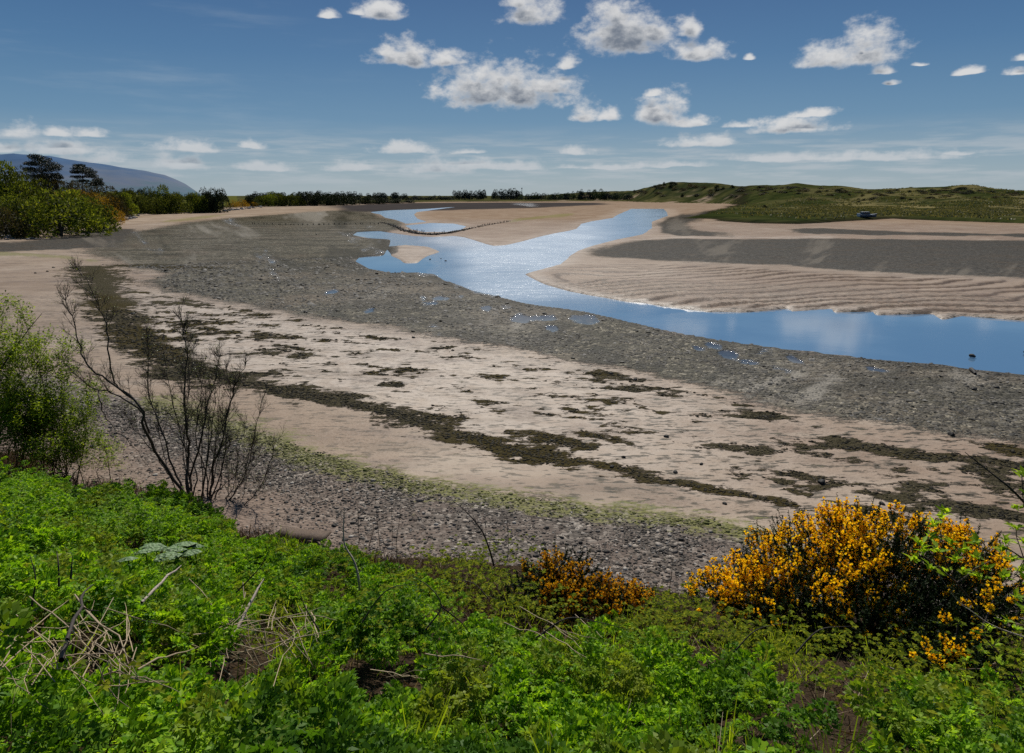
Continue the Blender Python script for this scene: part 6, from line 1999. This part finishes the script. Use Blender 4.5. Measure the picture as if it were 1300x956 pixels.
def sector_group(blobs, idx):
    """node group: sky colour with the clouds of one sector of the sky"""
    grp = bpy.data.node_groups.new('cumulus_sector', 'ShaderNodeTree')
    for nm, ty in (('V0', 'NodeSocketVector'), ('V1', 'NodeSocketVector'), ('Na', 'NodeSocketFloat'), ('Nb', 'NodeSocketFloat'), ('Far', 'NodeSocketFloat'), ('Base', 'NodeSocketColor')):
        grp.interface.new_socket(nm, in_out='INPUT', socket_type=ty)
    grp.interface.new_socket('Color', in_out='OUTPUT', socket_type='NodeSocketColor')
    g = NT(grp)
    gi = g.node('NodeGroupInput'); go = g.node('NodeGroupOutput')
    v0, v1, na, nb, far_, base_ = [gi.outputs[k] for k in range(6)]

    def field_of(vec):
        field = None
        for (a0, e0, w, h) in blobs:
            q = g.vmath('MULTIPLY', g.vmath('SUBTRACT', vec, (a0, e0 + 0.10 * h, 0)), (1 / w, 1 / h, 0))
            q = g.vmath('MAXIMUM', q, g.vmath('MULTIPLY', q, (-1, -4.0, 0)))
            d = g.vmath('LENGTH', q)
            field = d if field is None else g.math('SMOOTH_MIN', field, d, 0.12)
        return g.math('SUBTRACT', 1.0, field)

    d0 = g.math('ADD', field_of(v0), na)
    d1 = g.math('ADD', field_of(v1), nb)
    cover = g.step(d0, -0.04, 0.74)
    thick = g.step(d1, -0.1, 0.95)
    thick0 = g.step(d0, 0.2, 1.0)
    shade = g.math('MULTIPLY', thick, g.math('MULTIPLY_ADD', thick0, 0.6, 0.4))
    ccol = g.ramp(shade, [(0.0, (6.9, 6.9, 6.9)), (0.30, (5.8, 5.85, 5.95)), (0.64, (3.7, 3.9, 4.2)), (1.0, (1.6, 1.9, 2.4))])
    cc = g.mix(far_, g.mix(0.5, ccol, (3.6, 4.2, 4.8)), ccol)
    g.put(go.inputs[0], g.mix(g.math('MULTIPLY', g.math('MULTIPLY', cover, 0.96), g.mixf(far_, 0.8, 1.0)), base_, cc))
    return grp


def cloudy(base, blobs, idx):
    nd = nt.node('ShaderNodeGroup'); nd.node_tree = sector_group(blobs, idx)
    for k, v in enumerate((uvw, uvw1, nn, nnb, far, base)):
        nt.put(nd.inputs[k], v)
    return nd.outputs[0]


# clear-sky colour: the physical sky, graded towards the deep polarised blue of the photograph
grade = nt.ramp(nt.step(el, 0.0, 0.50, smooth=False), [(0.0, (3.15, 4.0, 4.55)), (0.07, (2.35, 3.4, 4.25)), (0.20, (0.98, 2.20, 3.65)), (0.36, (0.50, 1.50, 3.05)), (0.52, (0.29, 1.02, 2.48)), (1.0, (0.30, 0.95, 2.3))])
base = nt.mix(0.90, sky.outputs[0], grade)
# thin high veil and horizon haze
veil = nt.noise(nt.vmath('MULTIPLY', UV, (2.2, 16.0, 1.0)), 1.6, 5, 0.6)
vm = nt.math('MULTIPLY', nt.step(veil, 0.50, 0.80), nt.step(az, -0.10, -0.40))
base = nt.mix(nt.math('MULTIPLY', vm, 0.26), base, (4.2, 4.9, 5.6))
hz = nt.noise(nt.vmath('MULTIPLY', UV, (3.0, 30.0, 1.0)), 3.0, 5, 0.6)
hm = nt.math('MULTIPLY', nt.step(hz, 0.42, 0.66), nt.math('MULTIPLY', nt.step(el, 0.10, 0.045), nt.step(el, 0.0, 0.03)))
base = nt.mix(nt.math('MULTIPLY', hm, 0.62), base, (4.7, 5.1, 5.45))
far = nt.step(el, 0.02, 0.11)


def background(color):
    nd = nt.node('ShaderNodeBackground')
    nd.inputs[1].default_value = 0.10
    nt.put(nd.inputs[0], color)
    return nd.outputs[0]


def choose(fac, a, b):
    nd = nt.node('ShaderNodeMixShader')
    nt.put(nd.inputs[0], fac)
    nt.l.new(a, nd.inputs[1]); nt.l.new(b, nd.inputs[2])
    return nd.outputs[0]


clear = background(base)


def sector(a, b, n):
    """binary split of the sky by azimuth, so each ray only works out the clouds near it"""
    if n == 1:
        bl = [q for q in BLOBS if q[0] + 2.1 * q[2] + 0.02 > a and q[0] - 2.1 * q[2] - 0.02 < b]
        return background(cloudy(base, bl, 0)) if bl else clear
    mid = (a + b) / 2
    return choose(nt.math('GREATER_THAN', az, mid), sector(a, mid, n // 2), sector(mid, b, n // 2))


in_az = nt.math('LESS_THAN', nt.math('ABSOLUTE', az), 0.80)
in_el = nt.math('MULTIPLY', nt.math('GREATER_THAN', el, 0.0), nt.math('LESS_THAN', el, 0.36))
nt.l.new(choose(nt.math('MULTIPLY', in_az, in_el), clear, sector(-0.80, 0.80, 16)), wout.inputs[0])

sun = bpy.data.lights.new('sun', 'SUN')
sun.energy = 5.0; sun.angle = math.radians(0.53); sun.color = (1.0, 0.95, 0.87)
so = bpy.data.objects.new('sun', sun); COL.objects.link(so)
sd_ = Vector((math.sin(SUN_AZ) * math.cos(SUN_EL), math.cos(SUN_AZ) * math.cos(SUN_EL), math.sin(SUN_EL)))
so.rotation_euler = sd_.to_track_quat('Z', 'Y').to_euler()
so.location = (0, 0, 60)

cam = bpy.data.cameras.new('camera')
cam.sensor_width = 36.0; cam.sensor_fit = 'HORIZONTAL'
cam.lens = F / 1300.0 * 36.0
cam.shift_y = -(478.0 - 433.0) / 1300.0
cam.clip_start = 0.1; cam.clip_end = 30000
co = bpy.data.objects.new('camera', cam); COL.objects.link(co)
co.location = (0, 0, CAMH)
co.rotation_euler = (math.radians(90) - PITCH, 0, 0)
scene.camera = co
scene.view_settings.view_transform = 'Standard'
scene.view_settings.look = 'None'
scene.view_settings.exposure = 0
scene.view_settings.gamma = 1
scene.cycles.max_bounces = 6
scene.cycles.diffuse_bounces = 3
scene.cycles.glossy_bounces = 3
scene.cycles.transmission_bounces = 4
scene.cycles.use_denoising = False
scene.cycles.sample_clamp_indirect = 4
